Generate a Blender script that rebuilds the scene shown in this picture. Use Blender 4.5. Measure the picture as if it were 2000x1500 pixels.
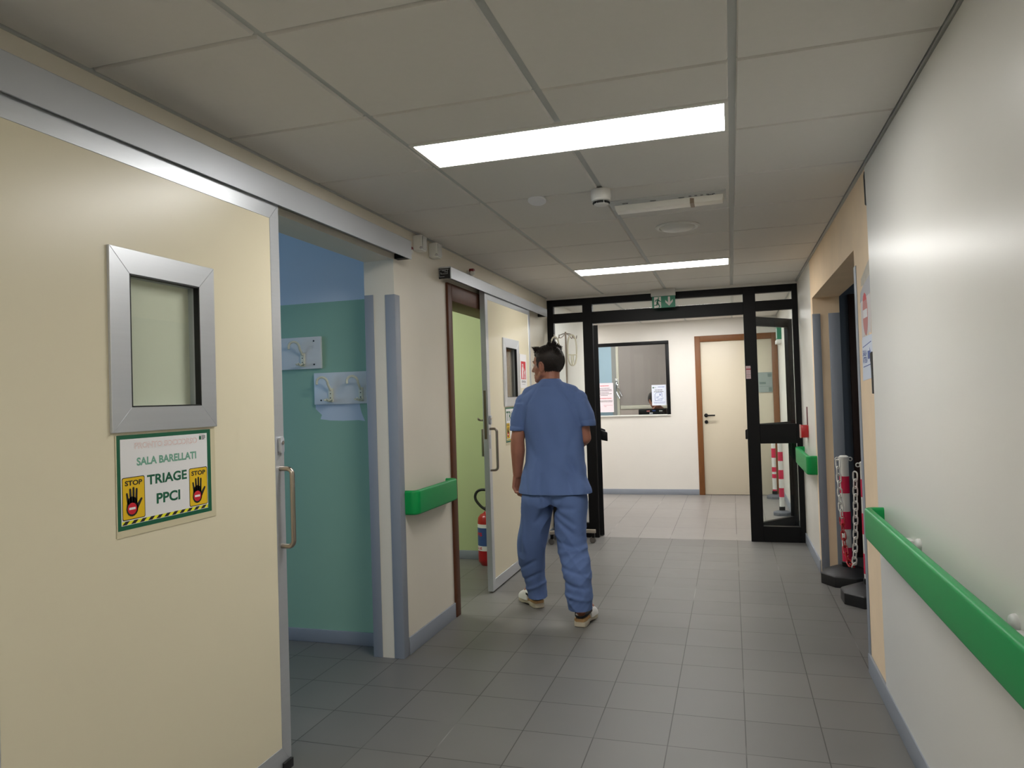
import bpy, bmesh, math, random
from mathutils import Vector, Matrix, noise
from math import pi, sin, cos, radians, sqrt

for o in list(bpy.data.objects):
    bpy.data.objects.remove(o)
SC = bpy.context.scene
COL = SC.collection
random.seed(7)

# ------------------------------------------------------------------ camera, world, exposure
CAM_Z = 1.39
cam_data = bpy.data.cameras.new('camera')
cam = bpy.data.objects.new('camera', cam_data)
COL.objects.link(cam)
cam_data.sensor_fit = 'HORIZONTAL'
cam_data.sensor_width = 36.0
cam_data.lens = 1418.97 / 2000 * 36.0
cam_data.clip_start = 0.02
cam_data.clip_end = 100
_r = Vector((0.95682036, 0.2890443, -0.03079281))
_u = Vector((0.03502928, -0.00949404, 0.99934119))
_w = Vector((-0.28856152, 0.95726864, 0.0192091))
cam.matrix_world = Matrix(((_r.x, _u.x, -_w.x, 0), (_r.y, _u.y, -_w.y, 0), (_r.z, _u.z, -_w.z, CAM_Z), (0, 0, 0, 1)))
SC.camera = cam

SC.view_settings.view_transform = 'Standard'
SC.view_settings.look = 'None'
SC.view_settings.gamma = 1
SC.view_settings.use_curve_mapping = False
SC.view_settings.exposure = 0.35

world = bpy.data.worlds.new('sky')
SC.world = world
world.use_nodes = True
world.node_tree.nodes['Background'].inputs[0].default_value = (0.45, 0.66, 1.0, 1)
world.node_tree.nodes['Background'].inputs[1].default_value = 0.25

PANEL_NEAR = 19.0      # brightness of the ceiling panels in the corridor
PANEL_FAR = 22.5      # brightness of the ceiling panels in the hall beyond the glass doors
PANEL_GREEN = 16.5

def area_light(name, loc, rot, sx, sy, power, color):
    d = bpy.data.lights.new(name, 'AREA')
    d.shape = 'RECTANGLE'; d.size = sx; d.size_y = sy; d.energy = power; d.color = color
    o = bpy.data.objects.new(name, d); COL.objects.link(o)
    o.location = loc; o.rotation_euler = rot
    return o
# daylight that comes in at the window of the side room on the left
area_light('window_daylight', (-4.88, 2.0, 1.6), (0, -pi / 2, 0), 1.1, 1.6, 15, (0.36, 0.64, 1.0))

# ------------------------------------------------------------------ materials
def lin(c):
    c = c / 255.0
    return c / 12.92 if c <= 0.04045 else ((c + 0.055) / 1.055) ** 2.4
def rgb(t):
    return (lin(t[0]), lin(t[1]), lin(t[2]), 1)

MATS = {}
def mat(name, color, rough=0.5, metal=0.0, var=0.0, vscale=6.0, bump=0.0, bscale=200.0, spec=0.5, coat=0.0, aniso=None, sss=0.0):
    if name in MATS:
        return MATS[name]
    m = bpy.data.materials.new(name)
    m.use_nodes = True
    nt = m.node_tree
    b = nt.nodes['Principled BSDF']
    b.inputs['Base Color'].default_value = rgb(color)
    b.inputs['Roughness'].default_value = rough
    b.inputs['Metallic'].default_value = metal
    b.inputs['Specular IOR Level'].default_value = spec
    if coat:
        b.inputs['Coat Weight'].default_value = coat
        b.inputs['Coat Roughness'].default_value = 0.2
    if sss:
        b.inputs['Subsurface Weight'].default_value = sss
        b.inputs['Subsurface Radius'].default_value = (0.012, 0.005, 0.003)
        b.inputs['Subsurface Scale'].default_value = 1.0
    tc = None
    if var or bump:
        tc = nt.nodes.new('ShaderNodeTexCoord')
    if var:
        n = nt.nodes.new('ShaderNodeTexNoise')
        n.inputs['Scale'].default_value = vscale
        n.inputs['Detail'].default_value = 5
        if aniso:
            mp = nt.nodes.new('ShaderNodeMapping')
            mp.inputs['Scale'].default_value = aniso
            nt.links.new(tc.outputs['Object'], mp.inputs['Vector'])
            nt.links.new(mp.outputs['Vector'], n.inputs['Vector'])
        else:
            nt.links.new(tc.outputs['Object'], n.inputs['Vector'])
        mx = nt.nodes.new('ShaderNodeMix'); mx.data_type = 'RGBA'
        c = rgb(color)
        mx.inputs[6].default_value = tuple(max(0, x * (1 - var)) for x in c[:3]) + (1,)
        mx.inputs[7].default_value = tuple(min(1, x * (1 + var)) for x in c[:3]) + (1,)
        nt.links.new(n.outputs['Fac'], mx.inputs[0])
        nt.links.new(mx.outputs[2], b.inputs['Base Color'])
    if bump:
        n2 = nt.nodes.new('ShaderNodeTexNoise')
        n2.inputs['Scale'].default_value = bscale
        n2.inputs['Detail'].default_value = 3
        nt.links.new(tc.outputs['Object'], n2.inputs['Vector'])
        bp = nt.nodes.new('ShaderNodeBump')
        bp.inputs['Strength'].default_value = bump
        bp.inputs['Distance'].default_value = 0.002
        nt.links.new(n2.outputs['Fac'], bp.inputs['Height'])
        nt.links.new(bp.outputs['Normal'], b.inputs['Normal'])
    MATS[name] = m
    return m

def emit(name, color, strength):
    m = bpy.data.materials.new(name); m.use_nodes = True
    b = m.node_tree.nodes['Principled BSDF']
    b.inputs['Base Color'].default_value = (0.8, 0.8, 0.8, 1)
    b.inputs['Emission Color'].default_value = tuple(color) + (1,)
    b.inputs['Emission Strength'].default_value = strength
    MATS[name] = m
    return m

def glass(name, tint=(1, 1, 1), refl=0.5):
    m = bpy.data.materials.new(name); m.use_nodes = True
    nt = m.node_tree; nt.nodes.clear()
    out = nt.nodes.new('ShaderNodeOutputMaterial')
    tr = nt.nodes.new('ShaderNodeBsdfTransparent'); tr.inputs[0].default_value = tuple(tint) + (1,)
    gl = nt.nodes.new('ShaderNodeBsdfGlossy'); gl.inputs['Roughness'].default_value = 0.02
    lw = nt.nodes.new('ShaderNodeLayerWeight'); lw.inputs['Blend'].default_value = 0.5
    pw = nt.nodes.new('ShaderNodeMath'); pw.operation = 'POWER'; pw.inputs[1].default_value = 5.0
    mu = nt.nodes.new('ShaderNodeMath'); mu.operation = 'MULTIPLY_ADD'; mu.inputs[1].default_value = 0.9 * refl; mu.inputs[2].default_value = 0.045 * refl
    mx = nt.nodes.new('ShaderNodeMixShader')
    nt.links.new(lw.outputs['Facing'], pw.inputs[0]); nt.links.new(pw.outputs[0], mu.inputs[0]); nt.links.new(mu.outputs[0], mx.inputs[0])
    nt.links.new(tr.outputs[0], mx.inputs[1]); nt.links.new(gl.outputs[0], mx.inputs[2])
    nt.links.new(mx.outputs[0], out.inputs[0])
    MATS[name] = m
    return m

def tile_mat(name, base, grout, px, ox, py, oy, gw=0.0045, rough=0.45):
    m = bpy.data.materials.new(name); m.use_nodes = True
    nt = m.node_tree; L = nt.links
    b = nt.nodes['Principled BSDF']; b.inputs['Roughness'].default_value = rough
    geo = nt.nodes.new('ShaderNodeNewGeometry')
    sep = nt.nodes.new('ShaderNodeSeparateXYZ'); L.new(geo.outputs['Position'], sep.inputs[0])
    def M(op, a, bb=None):
        n = nt.nodes.new('ShaderNodeMath'); n.operation = op
        for i, v in enumerate((a, bb)):
            if v is None: continue
            if isinstance(v, (int, float)): n.inputs[i].default_value = v
            else: L.new(v, n.inputs[i])
        return n.outputs[0]
    ux = M('DIVIDE', M('SUBTRACT', sep.outputs[0], ox), px)
    uy = M('DIVIDE', M('SUBTRACT', sep.outputs[1], oy), py)
    fx = M('FRACT', ux); fy = M('FRACT', uy)
    ex = M('MULTIPLY', M('MINIMUM', fx, M('SUBTRACT', 1.0, fx)), px)
    ey = M('MULTIPLY', M('MINIMUM', fy, M('SUBTRACT', 1.0, fy)), py)
    e = M('MINIMUM', ex, ey)
    line = M('LESS_THAN', e, gw / 2)
    cx = M('FLOOR', ux); cy = M('FLOOR', uy)
    comb = nt.nodes.new('ShaderNodeCombineXYZ'); L.new(cx, comb.inputs[0]); L.new(cy, comb.inputs[1])
    wn = nt.nodes.new('ShaderNodeTexWhiteNoise'); wn.noise_dimensions = '2D'; L.new(comb.outputs[0], wn.inputs['Vector'])
    nz = nt.nodes.new('ShaderNodeTexNoise'); nz.inputs['Scale'].default_value = 7; nz.inputs['Detail'].default_value = 6
    L.new(geo.outputs['Position'], nz.inputs['Vector'])
    v = M('ADD', M('MULTIPLY', wn.outputs['Value'], 0.10), M('ADD', M('MULTIPLY', nz.outputs['Fac'], 0.22), 0.84))
    mul = nt.nodes.new('ShaderNodeVectorMath'); mul.operation = 'SCALE'
    mul.inputs[0].default_value = rgb(base)[:3]; L.new(v, mul.inputs['Scale'])
    # grout lines vary between dark dirt and pale cement along their length
    nz2 = nt.nodes.new('ShaderNodeTexNoise'); nz2.inputs['Scale'].default_value = 1.3
    L.new(geo.outputs['Position'], nz2.inputs['Vector'])
    mr = nt.nodes.new('ShaderNodeMapRange'); mr.inputs[1].default_value = 0.58; mr.inputs[2].default_value = 0.70
    L.new(nz2.outputs['Fac'], mr.inputs[0])
    gm = nt.nodes.new('ShaderNodeMix'); gm.data_type = 'RGBA'
    gm.inputs[6].default_value = rgb(grout); gm.inputs[7].default_value = rgb(tuple(min(255, x * 1.25) for x in base))
    L.new(mr.outputs[0], gm.inputs[0])
    mx = nt.nodes.new('ShaderNodeMix'); mx.data_type = 'RGBA'
    L.new(line, mx.inputs[0]); L.new(mul.outputs[0], mx.inputs[6]); L.new(gm.outputs[2], mx.inputs[7])
    L.new(mx.outputs[2], b.inputs['Base Color'])
    rr = M('ADD', M('MULTIPLY', nz.outputs['Fac'], 0.15), rough - 0.07)
    L.new(rr, b.inputs['Roughness'])
    bp = nt.nodes.new('ShaderNodeBump'); bp.inputs['Strength'].default_value = 0.35; bp.inputs['Distance'].default_value = 0.002
    L.new(M('SUBTRACT', 1.0, line), bp.inputs['Height']); L.new(bp.outputs[0], b.inputs['Normal'])
    MATS[name] = m
    return m

WHITE = mat('white_wall_paint', (226, 222, 214), 0.42, var=0.03, vscale=3, bump=0.12, bscale=90)
CREAMW = mat('warm_white_wall_paint', (222, 214, 198), 0.5, var=0.03, vscale=3, bump=0.12, bscale=90)
PANELW = mat('smooth_white_wall_panel', (224, 222, 216), 0.32, var=0.02, vscale=2)
BEIGE = mat('bare_beige_plaster', (240, 214, 180), 0.8, var=0.10, vscale=5, bump=0.2, bscale=60)
TEAL = mat('dull_green_wall_paint', (152, 190, 166), 0.45, var=0.03, vscale=3)
LGREEN = mat('light_green_wall_paint', (186, 198, 150), 0.5, var=0.03, vscale=3)
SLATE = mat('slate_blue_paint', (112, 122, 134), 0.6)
TILEW = mat('ceiling_tile_white', (222, 218, 212), 0.9, var=0.02, vscale=40, bump=0.1, bscale=300)
TEE = mat('ceiling_grid_grey', (186, 188, 186), 0.5)
GREYPL = mat('grey_plastic_trim', (140, 146, 156), 0.5, var=0.02)
ALU = mat('brushed_aluminium', (206, 209, 213), 0.36, 0.65, var=0.04, vscale=3, aniso=(40, 1, 40))
ALUP = mat('satin_grey_aluminium', (190, 193, 198), 0.42, 0.4, var=0.03, vscale=4)
STEEL = mat('brushed_steel', (170, 160, 148), 0.28, 1.0)
CHROME = mat('chrome', (215, 215, 218), 0.12, 1.0)
CREAM = mat('cream_laminate', (228, 218, 190), 0.3, var=0.02, vscale=2, bump=0.05, bscale=150)
CREAMD = mat('cream_door_laminate', (208, 198, 176), 0.4, var=0.02, vscale=2)
BROWN = mat('brown_wood', (92, 56, 38), 0.5, spec=0.2, var=0.25, vscale=5, aniso=(12, 12, 1))
TAN = mat('tan_wood', (122, 78, 42), 0.45, spec=0.3, var=0.15, vscale=5, aniso=(12, 12, 1))
DBROWN = mat('dark_brown_wood', (58, 34, 26), 0.45, var=0.2, vscale=6, aniso=(12, 12, 1))
BLACK = mat('black_painted_metal', (6, 6, 8), 0.45, spec=0.25)
RUBBER = mat('black_rubber', (22, 22, 24), 0.5, var=0.2, vscale=10)
DARK = mat('dark_gasket', (12, 12, 12), 0.6)
GREEN = mat('green_plastic', (16, 148, 78), 0.4, var=0.02, spec=0.3)
REDP = mat('red_paint', (168, 14, 24), 0.28, coat=0.3)
REDM = mat('red_plastic', (206, 26, 72), 0.5)
WPL = mat('white_plastic', (222, 220, 214), 0.4)
GPL = mat('pale_grey_plastic', (196, 196, 192), 0.45)
CRPL = mat('cream_plastic', (226, 222, 200), 0.4)
PAPER = mat('white_paper', (232, 230, 230), 0.6)
PAPERB = mat('bluish_paper', (220, 226, 238), 0.6)
SGREEN = mat('dark_green_print', (8, 92, 62), 0.5)
MGREEN = mat('faded_green_print', (116, 168, 146), 0.5)
PINK = mat('faded_pink_print', (226, 176, 164), 0.5)
YELLOW = mat('yellow_print', (232, 190, 20), 0.5)
LEMON = mat('lemon_print', (240, 236, 40), 0.5)
INK = mat('black_print', (24, 22, 22), 0.5)
REDI = mat('red_print', (206, 24, 44), 0.5)
FADER = mat('faded_red_print', (196, 120, 116), 0.5)
BLUEI = mat('blue_print', (50, 80, 160), 0.5)
EXITG = mat('exit_sign_green', (0, 120, 88), 0.4)
LABELB = mat('label_blue', (58, 84, 140), 0.4)
LAMIN = mat('clear_laminate_edge', (214, 204, 172), 0.2)
SKIN = mat('skin', (166, 112, 92), 0.5, var=0.10, vscale=30, bump=0.1, bscale=300, sss=0.08)
HAIR = mat('dark_hair', (40, 32, 28), 0.55, var=0.45, vscale=90)
SCRUB = mat('blue_scrub_cloth', (98, 120, 167), 0.85, var=0.05, vscale=14, bump=0.25, bscale=700, spec=0.2)
WOODS = mat('cork_wood', (186, 146, 98), 0.6, var=0.1, vscale=20)
SOLE = mat('beige_rubber_sole', (196, 186, 164), 0.6)
WLEATH = mat('white_leather', (226, 224, 220), 0.4)
EYEW = mat('eye_white', (230, 226, 220), 0.2)
BLUEW = mat('pale_blue_paint', (190, 220, 238), 0.5)
GREYSC = mat('grey_frosted_panel', (176, 166, 160), 0.4, var=0.05, vscale=3)
PINKB = mat('pinkish_beige_panel', (206, 190, 180), 0.5)
GLASS = glass('clear_glass', (0.95, 0.97, 0.965), 0.35)
GLASSD = glass('dim_glass', (0.94, 0.96, 0.94), 0.8)
PLATE = glass('smoky_acrylic', (0.42, 0.47, 0.46), 0.6)
FLOORM = tile_mat('grey_floor_tiles', (110, 108, 105), (64, 61, 58), 0.2965, 0.0065, 0.2965, 3.5265)
FLOORF = tile_mat('grey_long_floor_tiles', (138, 134, 130), (64, 61, 58), 0.305, 0.0, 0.6, 7.095, rough=0.38)
LAMP = emit('lit_panel_diffuser', (1.0, 0.985, 0.955), PANEL_NEAR)
LAMPF = emit('lit_hall_diffuser', (1.0, 0.985, 0.98), PANEL_FAR)
LAMPG = emit('lit_room_diffuser', (1.0, 0.98, 0.9), PANEL_GREEN)

# ------------------------------------------------------------------ mesh building
ORIGIN = {}
class MB:
    def __init__(s):
        s.bm = bmesh.new()
    def face(s, pts, m=0):
        f = s.bm.faces.new([s.bm.verts.new(p) for p in pts]); f.material_index = m
        return f
    def hexa(s, P, m=0):
        v = [s.bm.verts.new(p) for p in P]
        for q in ((0, 3, 2, 1), (4, 5, 6, 7), (0, 1, 5, 4), (1, 2, 6, 5), (2, 3, 7, 6), (3, 0, 4, 7)):
            f = s.bm.faces.new([v[i] for i in q]); f.material_index = m
        return s
    def box(s, x0, x1, y0, y1, z0, z1, m=0):
        return s.hexa([(x0, y0, z0), (x1, y0, z0), (x1, y1, z0), (x0, y1, z0), (x0, y0, z1), (x1, y0, z1), (x1, y1, z1), (x0, y1, z1)], m)
    def ring(s, pts):
        return [s.bm.verts.new(p) for p in pts]
    def bridge(s, a, b, m=0):
        n = len(a)
        for i in range(n):
            f = s.bm.faces.new((a[i], a[(i + 1) % n], b[(i + 1) % n], b[i])); f.material_index = m
    def loft(s, rings, m=0, cap=True):
        R = [s.ring(r) for r in rings]
        for a, b in zip(R, R[1:]): s.bridge(a, b, m)
        if cap:
            f = s.bm.faces.new(list(reversed(R[0]))); f.material_index = m
            f = s.bm.faces.new(R[-1]); f.material_index = m
        return s
    def tube(s, pts, r, n=12, m=0, closed=False, cap=True):
        pts = [Vector(p) for p in pts]
        N = len(pts)
        rad = r if isinstance(r, (list, tuple)) else [r] * N
        T = []
        for i in range(N):
            if closed: t = pts[(i + 1) % N] - pts[i - 1]
            elif i == 0: t = pts[1] - pts[0]
            elif i == N - 1: t = pts[-1] - pts[-2]
            else: t = (pts[i + 1] - pts[i]).normalized() + (pts[i] - pts[i - 1]).normalized()
            T.append(t.normalized())
        a = Vector((0, 0, 1)) if abs(T[0].z) < 0.9 else Vector((1, 0, 0))
        u = (a - T[0] * a.dot(T[0])).normalized()
        R = []
        for i in range(N):
            u = (u - T[i] * u.dot(T[i])).normalized()
            v = T[i].cross(u)
            R.append([pts[i] + (u * cos(2 * pi * k / n) + v * sin(2 * pi * k / n)) * rad[i] for k in range(n)])
        if closed:
            V = [s.ring(x) for x in R]
            for i in range(N): s.bridge(V[i], V[(i + 1) % N], m)
        else:
            s.loft(R, m, cap)
        return s
    def cyl(s, p0, p1, r0, r1=None, n=20, m=0):
        return s.tube([p0, p1], [r0, r0 if r1 is None else r1], n, m)
    def lathe(s, prof, c, n=32, m=0, axis='z'):
        rings = []
        for r, h in prof:
            ring = []
            for k in range(n):
                a = 2 * pi * k / n
                if axis == 'z': p = (c[0] + r * cos(a), c[1] + r * sin(a), c[2] + h)
                elif axis == 'x': p = (c[0] + h, c[1] + r * cos(a), c[2] + r * sin(a))
                else: p = (c[0] + r * sin(a), c[1] + h, c[2] + r * cos(a))
                ring.append(p)
            rings.append(ring)
        return s.loft(rings, m)
    def ball(s, c, r, m=0, nu=16, nv=10):
        rx, ry, rz = r if isinstance(r, (tuple, list)) else (r, r, r)
        rings = []
        for j in range(nv + 1):
            t = -pi / 2 + pi * j / nv
            t = max(-pi / 2 + 0.02, min(pi / 2 - 0.02, t))
            rings.append([(c[0] + rx * cos(t) * cos(2 * pi * k / nu), c[1] + ry * cos(t) * sin(2 * pi * k / nu), c[2] + rz * sin(t)) for k in range(nu)])
        return s.loft(rings, m)
    def prism(s, poly, F, h0, h1, m=0):
        """poly: 2D points; F=(o,u,v,n) frame; extruded from h0 to h1 along n."""
        o, u, v, n = (Vector(x) for x in F)
        if u.cross(v).dot(n) < 0: poly = list(reversed(poly))
        lo = [o + u * a + v * b + n * h0 for a, b in poly]
        hi = [o + u * a + v * b + n * h1 for a, b in poly]
        return s.loft([lo, hi], m)
    def build(s, name, mats, parent=None, bevel=0.0, seg=2, smooth=35, local=False, loc=None, label=None):
        bm = s.bm
        bmesh.ops.recalc_face_normals(bm, faces=bm.faces)
        if bevel:
            ed = [e for e in bm.edges if len(e.link_faces) == 2 and e.calc_face_angle(0) > 0.6]
            if ed: bmesh.ops.bevel(bm, geom=ed, offset=bevel, segments=seg, affect='EDGES', profile=0.5, clamp_overlap=True)
        off = Vector((0, 0, 0))
        if parent is not None and not local:
            off = ORIGIN.get(parent.name, Vector((0, 0, 0)))
        elif parent is None and not local:
            if loc is None:
                vs = [v.co for v in bm.verts]
                lo = Vector([min(c[i] for c in vs) for i in range(3)]); hi = Vector([max(c[i] for c in vs) for i in range(3)])
                off = Vector(((lo.x + hi.x) / 2, (lo.y + hi.y) / 2, lo.z))
            else: off = Vector(loc)
        for v in bm.verts: v.co -= off
        me = bpy.data.meshes.new(name)
        bm.to_mesh(me); bm.free()
        if not isinstance(mats, (list, tuple)): mats = [mats]
        for m in mats: me.materials.append(m)
        if smooth:
            me.polygons.foreach_set('use_smooth', [True] * len(me.polygons))
            me.set_sharp_from_angle(angle=radians(smooth))
        o = bpy.data.objects.new(name, me)
        COL.objects.link(o)
        if parent is not None:
            o.parent = parent
            ORIGIN[o.name] = off
        else:
            o.location = off
            ORIGIN[o.name] = off
        if label: o['label'] = label
        return o

def tag(o, label, cat, group=None, kind=None):
    o['label'] = label; o['category'] = cat
    if group: o['group'] = group
    if kind: o['kind'] = kind
    return o
def thing(name, label, cat, loc=(0, 0, 0), rotz=0.0, group=None, kind=None):
    o = bpy.data.objects.new(name, None)
    o.empty_display_size = 0.05
    COL.objects.link(o)
    o.location = loc; o.rotation_euler = (0, 0, rotz)
    ORIGIN[o.name] = Vector(loc)
    return tag(o, label, cat, group, kind)
def structure(name, mb, mats, label, cat, bevel=0.0, smooth=35):
    o = mb.build(name, mats, bevel=bevel, smooth=smooth, loc=(0, 0, 0))
    o['kind'] = 'structure'; o['label'] = label; o['category'] = cat
    return o

_font = {}
def text_mesh(s, bold=0.0):
    k = (s, bold)
    if k in _font: return _font[k]
    cu = bpy.data.curves.new('lettering', 'FONT'); cu.body = s; cu.size = 1; cu.offset = bold; cu.resolution_u = 4
    ob = bpy.data.objects.new('lettering', cu); COL.objects.link(ob)
    dg = bpy.context.evaluated_depsgraph_get()
    me = bpy.data.meshes.new_from_object(ob.evaluated_get(dg))
    V = [v.co.copy() for v in me.vertices]; F = [tuple(p.vertices) for p in me.polygons]
    bpy.data.objects.remove(ob); bpy.data.curves.remove(cu); bpy.data.meshes.remove(me)
    _font[k] = (V, F)
    return V, F
def put_text(mb, s, F, x0, y0, w, h, n, m=0, bold=0.0):
    """fit the word s into the box (x0,y0,w,h) of the frame F."""
    V, P = text_mesh(s, bold)
    lx = min(v.x for v in V); hx = max(v.x for v in V); ly = min(v.y for v in V); hy = max(v.y for v in V)
    o, u, v_, nn = (Vector(a) for a in F)
    vs = [mb.bm.verts.new(o + u * (x0 + (a.x - lx) / (hx - lx) * w) + v_ * (y0 + (a.y - ly) / (hy - ly) * h) + nn * n) for a in V]
    for f in P:
        try:
            g = mb.bm.faces.new([vs[i] for i in f]); g.material_index = m
        except ValueError: pass
def rect(x0, y0, x1, y1): return [(x0, y0), (x1, y0), (x1, y1), (x0, y1)]
def disc(x, y, r, n=28, ry=None): return [(x + r * cos(2 * pi * k / n), y + (ry or r) * sin(2 * pi * k / n)) for k in range(n)]
def capsule(a, b, r, r2=None, n=8):
    r2 = r if r2 is None else r2
    d = math.atan2(b[1] - a[1], b[0] - a[0])
    P = [(b[0] + r2 * cos(d - pi / 2 + pi * k / n), b[1] + r2 * sin(d - pi / 2 + pi * k / n)) for k in range(n + 1)]
    P += [(a[0] + r * cos(d + pi / 2 + pi * k / n), a[1] + r * sin(d + pi / 2 + pi * k / n)) for k in range(n + 1)]
    return P
def rrect(x0, y0, x1, y1, r, n=5):
    P = []
    for cx, cy, a in ((x1 - r, y0 + r, -pi / 2), (x1 - r, y1 - r, 0), (x0 + r, y1 - r, pi / 2), (x0 + r, y0 + r, pi)):
        P += [(cx + r * cos(a + pi / 2 * k / n), cy + r * sin(a + pi / 2 * k / n)) for k in range(n + 1)]
    return P
def arc(c, r, a0, a1, n, plane):
    """points on an arc; plane = (u,v) vectors."""
    u, v = Vector(plane[0]), Vector(plane[1])
    return [Vector(c) + u * (r * cos(a0 + (a1 - a0) * k / n)) + v * (r * sin(a0 + (a1 - a0) * k / n)) for k in range(n + 1)]
X, Y, Z = Vector((1, 0, 0)), Vector((0, 1, 0)), Vector((0, 0, 1))

# ------------------------------------------------------------------ the setting
XL, XR, CH = -1.74, 0.604, 2.37
Y_END = 7.08
# floors
f = MB()
f.box(-5.2, 3.2, -3.4, 7.095, -0.1, 0, 0)
f.box(-5.2, 3.2, 7.095, 13.2, -0.1, 0, 1)
structure('floor', f, [FLOORM, FLOORF], 'grey tiled corridor floor, running on into the hall beyond', 'floor', smooth=0)

# left wall: openings 2.50-3.60 and 4.40-5.62
w = MB()
for y0, y1, z0 in ((-3.4, 2.5, 0), (2.5, 3.60, 2.165), (3.60, 4.40, 0), (4.40, 5.62, 2.10), (5.62, 9.2, 0)):
    w.box(-1.92, XL, y0, min(y1, 7.08), z0, 2.6)
w.box(-1.92, XL, 7.08, 9.2, 0, 2.6, 1)
structure('wall_left', w, [CREAMW, WHITE], 'warm white left corridor wall with the two sliding door openings', 'wall')
# right wall: white sheet near, bare plaster round the opening 3.93-5.88
w = MB()
w.box(XR, 0.79, -3.4, 3.93, 0, 2.6, 1)
w.box(XR, 0.79, 3.93, 5.87, 2.07, 2.6, 1)
w.box(XR, 0.79, 5.87, 5.98, 0, 2.6, 1)
w.box(XR, 0.79, 5.98, 10.3, 0, 2.6, 0)
structure('wall_right', w, [WHITE, BEIGE], 'right corridor wall with bare beige plaster around the dark opening', 'wall')
w = MB()
ed = [(-3.4, 0.07), (3.50, 0.07)]
pts = [(-3.4, 0.072), (3.49, 0.072), (3.505, 0.3), (3.51, 0.9), (3.50, 1.4), (3.495, 1.9), (3.505, 2.2), (3.52, 2.36), (-3.4, 2.36)]
w.prism(pts, ((XR, 0, 0), Y, Z, -X), 0.0, 0.007)
structure('wall_right_cladding', w, [PANELW], 'smooth white sheet covering the near part of the right wall', 'wall')
# the corridor's end behind the camera
structure('wall_back', MB().box(-5.2, 3.2, -3.5, -3.4, 0, 2.7), [WHITE], 'white wall closing the corridor behind the viewer', 'wall')

# left side room with the dull green dado
w = MB()
w.box(-5.2, -1.92, 3.755, 3.85, 0, 1.985, 1)
w.box(-5.2, -1.92, 3.755, 3.85, 1.985, 2.6, 0)
pp = [(-2.34, 1.36), (-2.30, 1.325), (-2.31, 1.30), (-2.25, 1.292), (-2.16, 1.288), (-2.06, 1.29), (-2.02, 1.284), (-2.04, 1.33), (-2.05, 1.37), (-2.05, 1.40), (-2.34, 1.40)]
w.prism(pp, ((0, 3.755, 0), X, Z, -Y), 0.0, 0.0008, 0)
structure('wall_room_green', w, [mat('bluish_white_paint', (206, 216, 230), 0.45), TEAL], 'side room wall, dull green below and white above, with coat hook boards', 'wall')
w = MB()
for a in ((-3.4, 1.2, 0, 2.6), (2.8, 3.85, 0, 2.6), (1.2, 2.8, 0, 1.05), (1.2, 2.8, 2.15, 2.6)):
    w.box(-5.2, -5.0, a[0], a[1], a[2], a[3])
w.box(-5.2, -1.92, -0.1, 0.0, 0, 2.6)
structure('wall_room_outer', w, [WHITE], 'outer white wall of the side room with its window opening', 'wall')
w = MB()
for a in ((1.2, 1.26, 1.05, 2.15), (2.74, 2.8, 1.05, 2.15), (1.26, 2.74, 1.05, 1.11), (1.26, 2.74, 2.09, 2.15), (1.97, 2.03, 1.11, 2.09)):
    w.box(-5.12, -5.06, *a)
w.box(-5.095, -5.085, 1.26, 2.74, 1.11, 2.09, 1)
structure('window_1', w, [WPL, GLASS], 'white framed window of the side room', 'window')
# green room behind the second door
w = MB()
w.box(-4.6, -1.92, 5.97, 6.07, 0, 2.6)
w.box(-4.7, -4.6, 3.85, 6.07, 0, 2.6)
structure('wall_green_room', w, [LGREEN], 'light green wall of the room behind the second sliding door', 'wall')
structure('ceiling_side_rooms', MB().box(-5.2, -1.92, -0.1, 6.07, 2.6, 2.7), [WHITE], 'white ceiling of the side rooms', 'ceiling')
# dark room to the right
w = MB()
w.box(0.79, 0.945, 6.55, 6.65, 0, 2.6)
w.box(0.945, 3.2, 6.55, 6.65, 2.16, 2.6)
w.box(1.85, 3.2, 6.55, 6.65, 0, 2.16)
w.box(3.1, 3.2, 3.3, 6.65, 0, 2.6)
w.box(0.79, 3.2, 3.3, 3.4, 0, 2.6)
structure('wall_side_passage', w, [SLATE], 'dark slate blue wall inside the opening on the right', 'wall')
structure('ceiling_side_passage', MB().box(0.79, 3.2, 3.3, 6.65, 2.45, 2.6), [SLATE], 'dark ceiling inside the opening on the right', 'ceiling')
o = thing('passage_fill_panel', 'added unseen fill panel that brightens the dark passage on the right', 'ceiling light', (2.1, 5.2, 2.41))  # unseen glowing panel, added to lift the slate wall out of black
MB().box(1.79, 2.41, 4.89, 5.51, 2.415, 2.45).build('frame', WPL, o)
MB().box(1.81, 2.39, 4.91, 5.49, 2.41, 2.417).build('diffuser', emit('passage_fill_glow', (0.85, 0.93, 1.0), 4.0), o)
d = thing('door_4', 'dark brown wooden door and frame deep inside the right opening', 'door', (1.4, 6.55, 0), kind='structure')
m = MB(); m.box(0.945, 1.02, 6.52, 6.60, 0, 2.16); m.box(1.78, 1.85, 6.52, 6.60, 0, 2.16); m.box(1.02, 1.78, 6.52, 6.60, 2.09, 2.16)
m.build('door_frame', DBROWN, d, bevel=0.004)
MB().box(1.02, 1.78, 6.56, 6.60, 0.005, 2.09).build('door_leaf', DBROWN, d, bevel=0.003)
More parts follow.
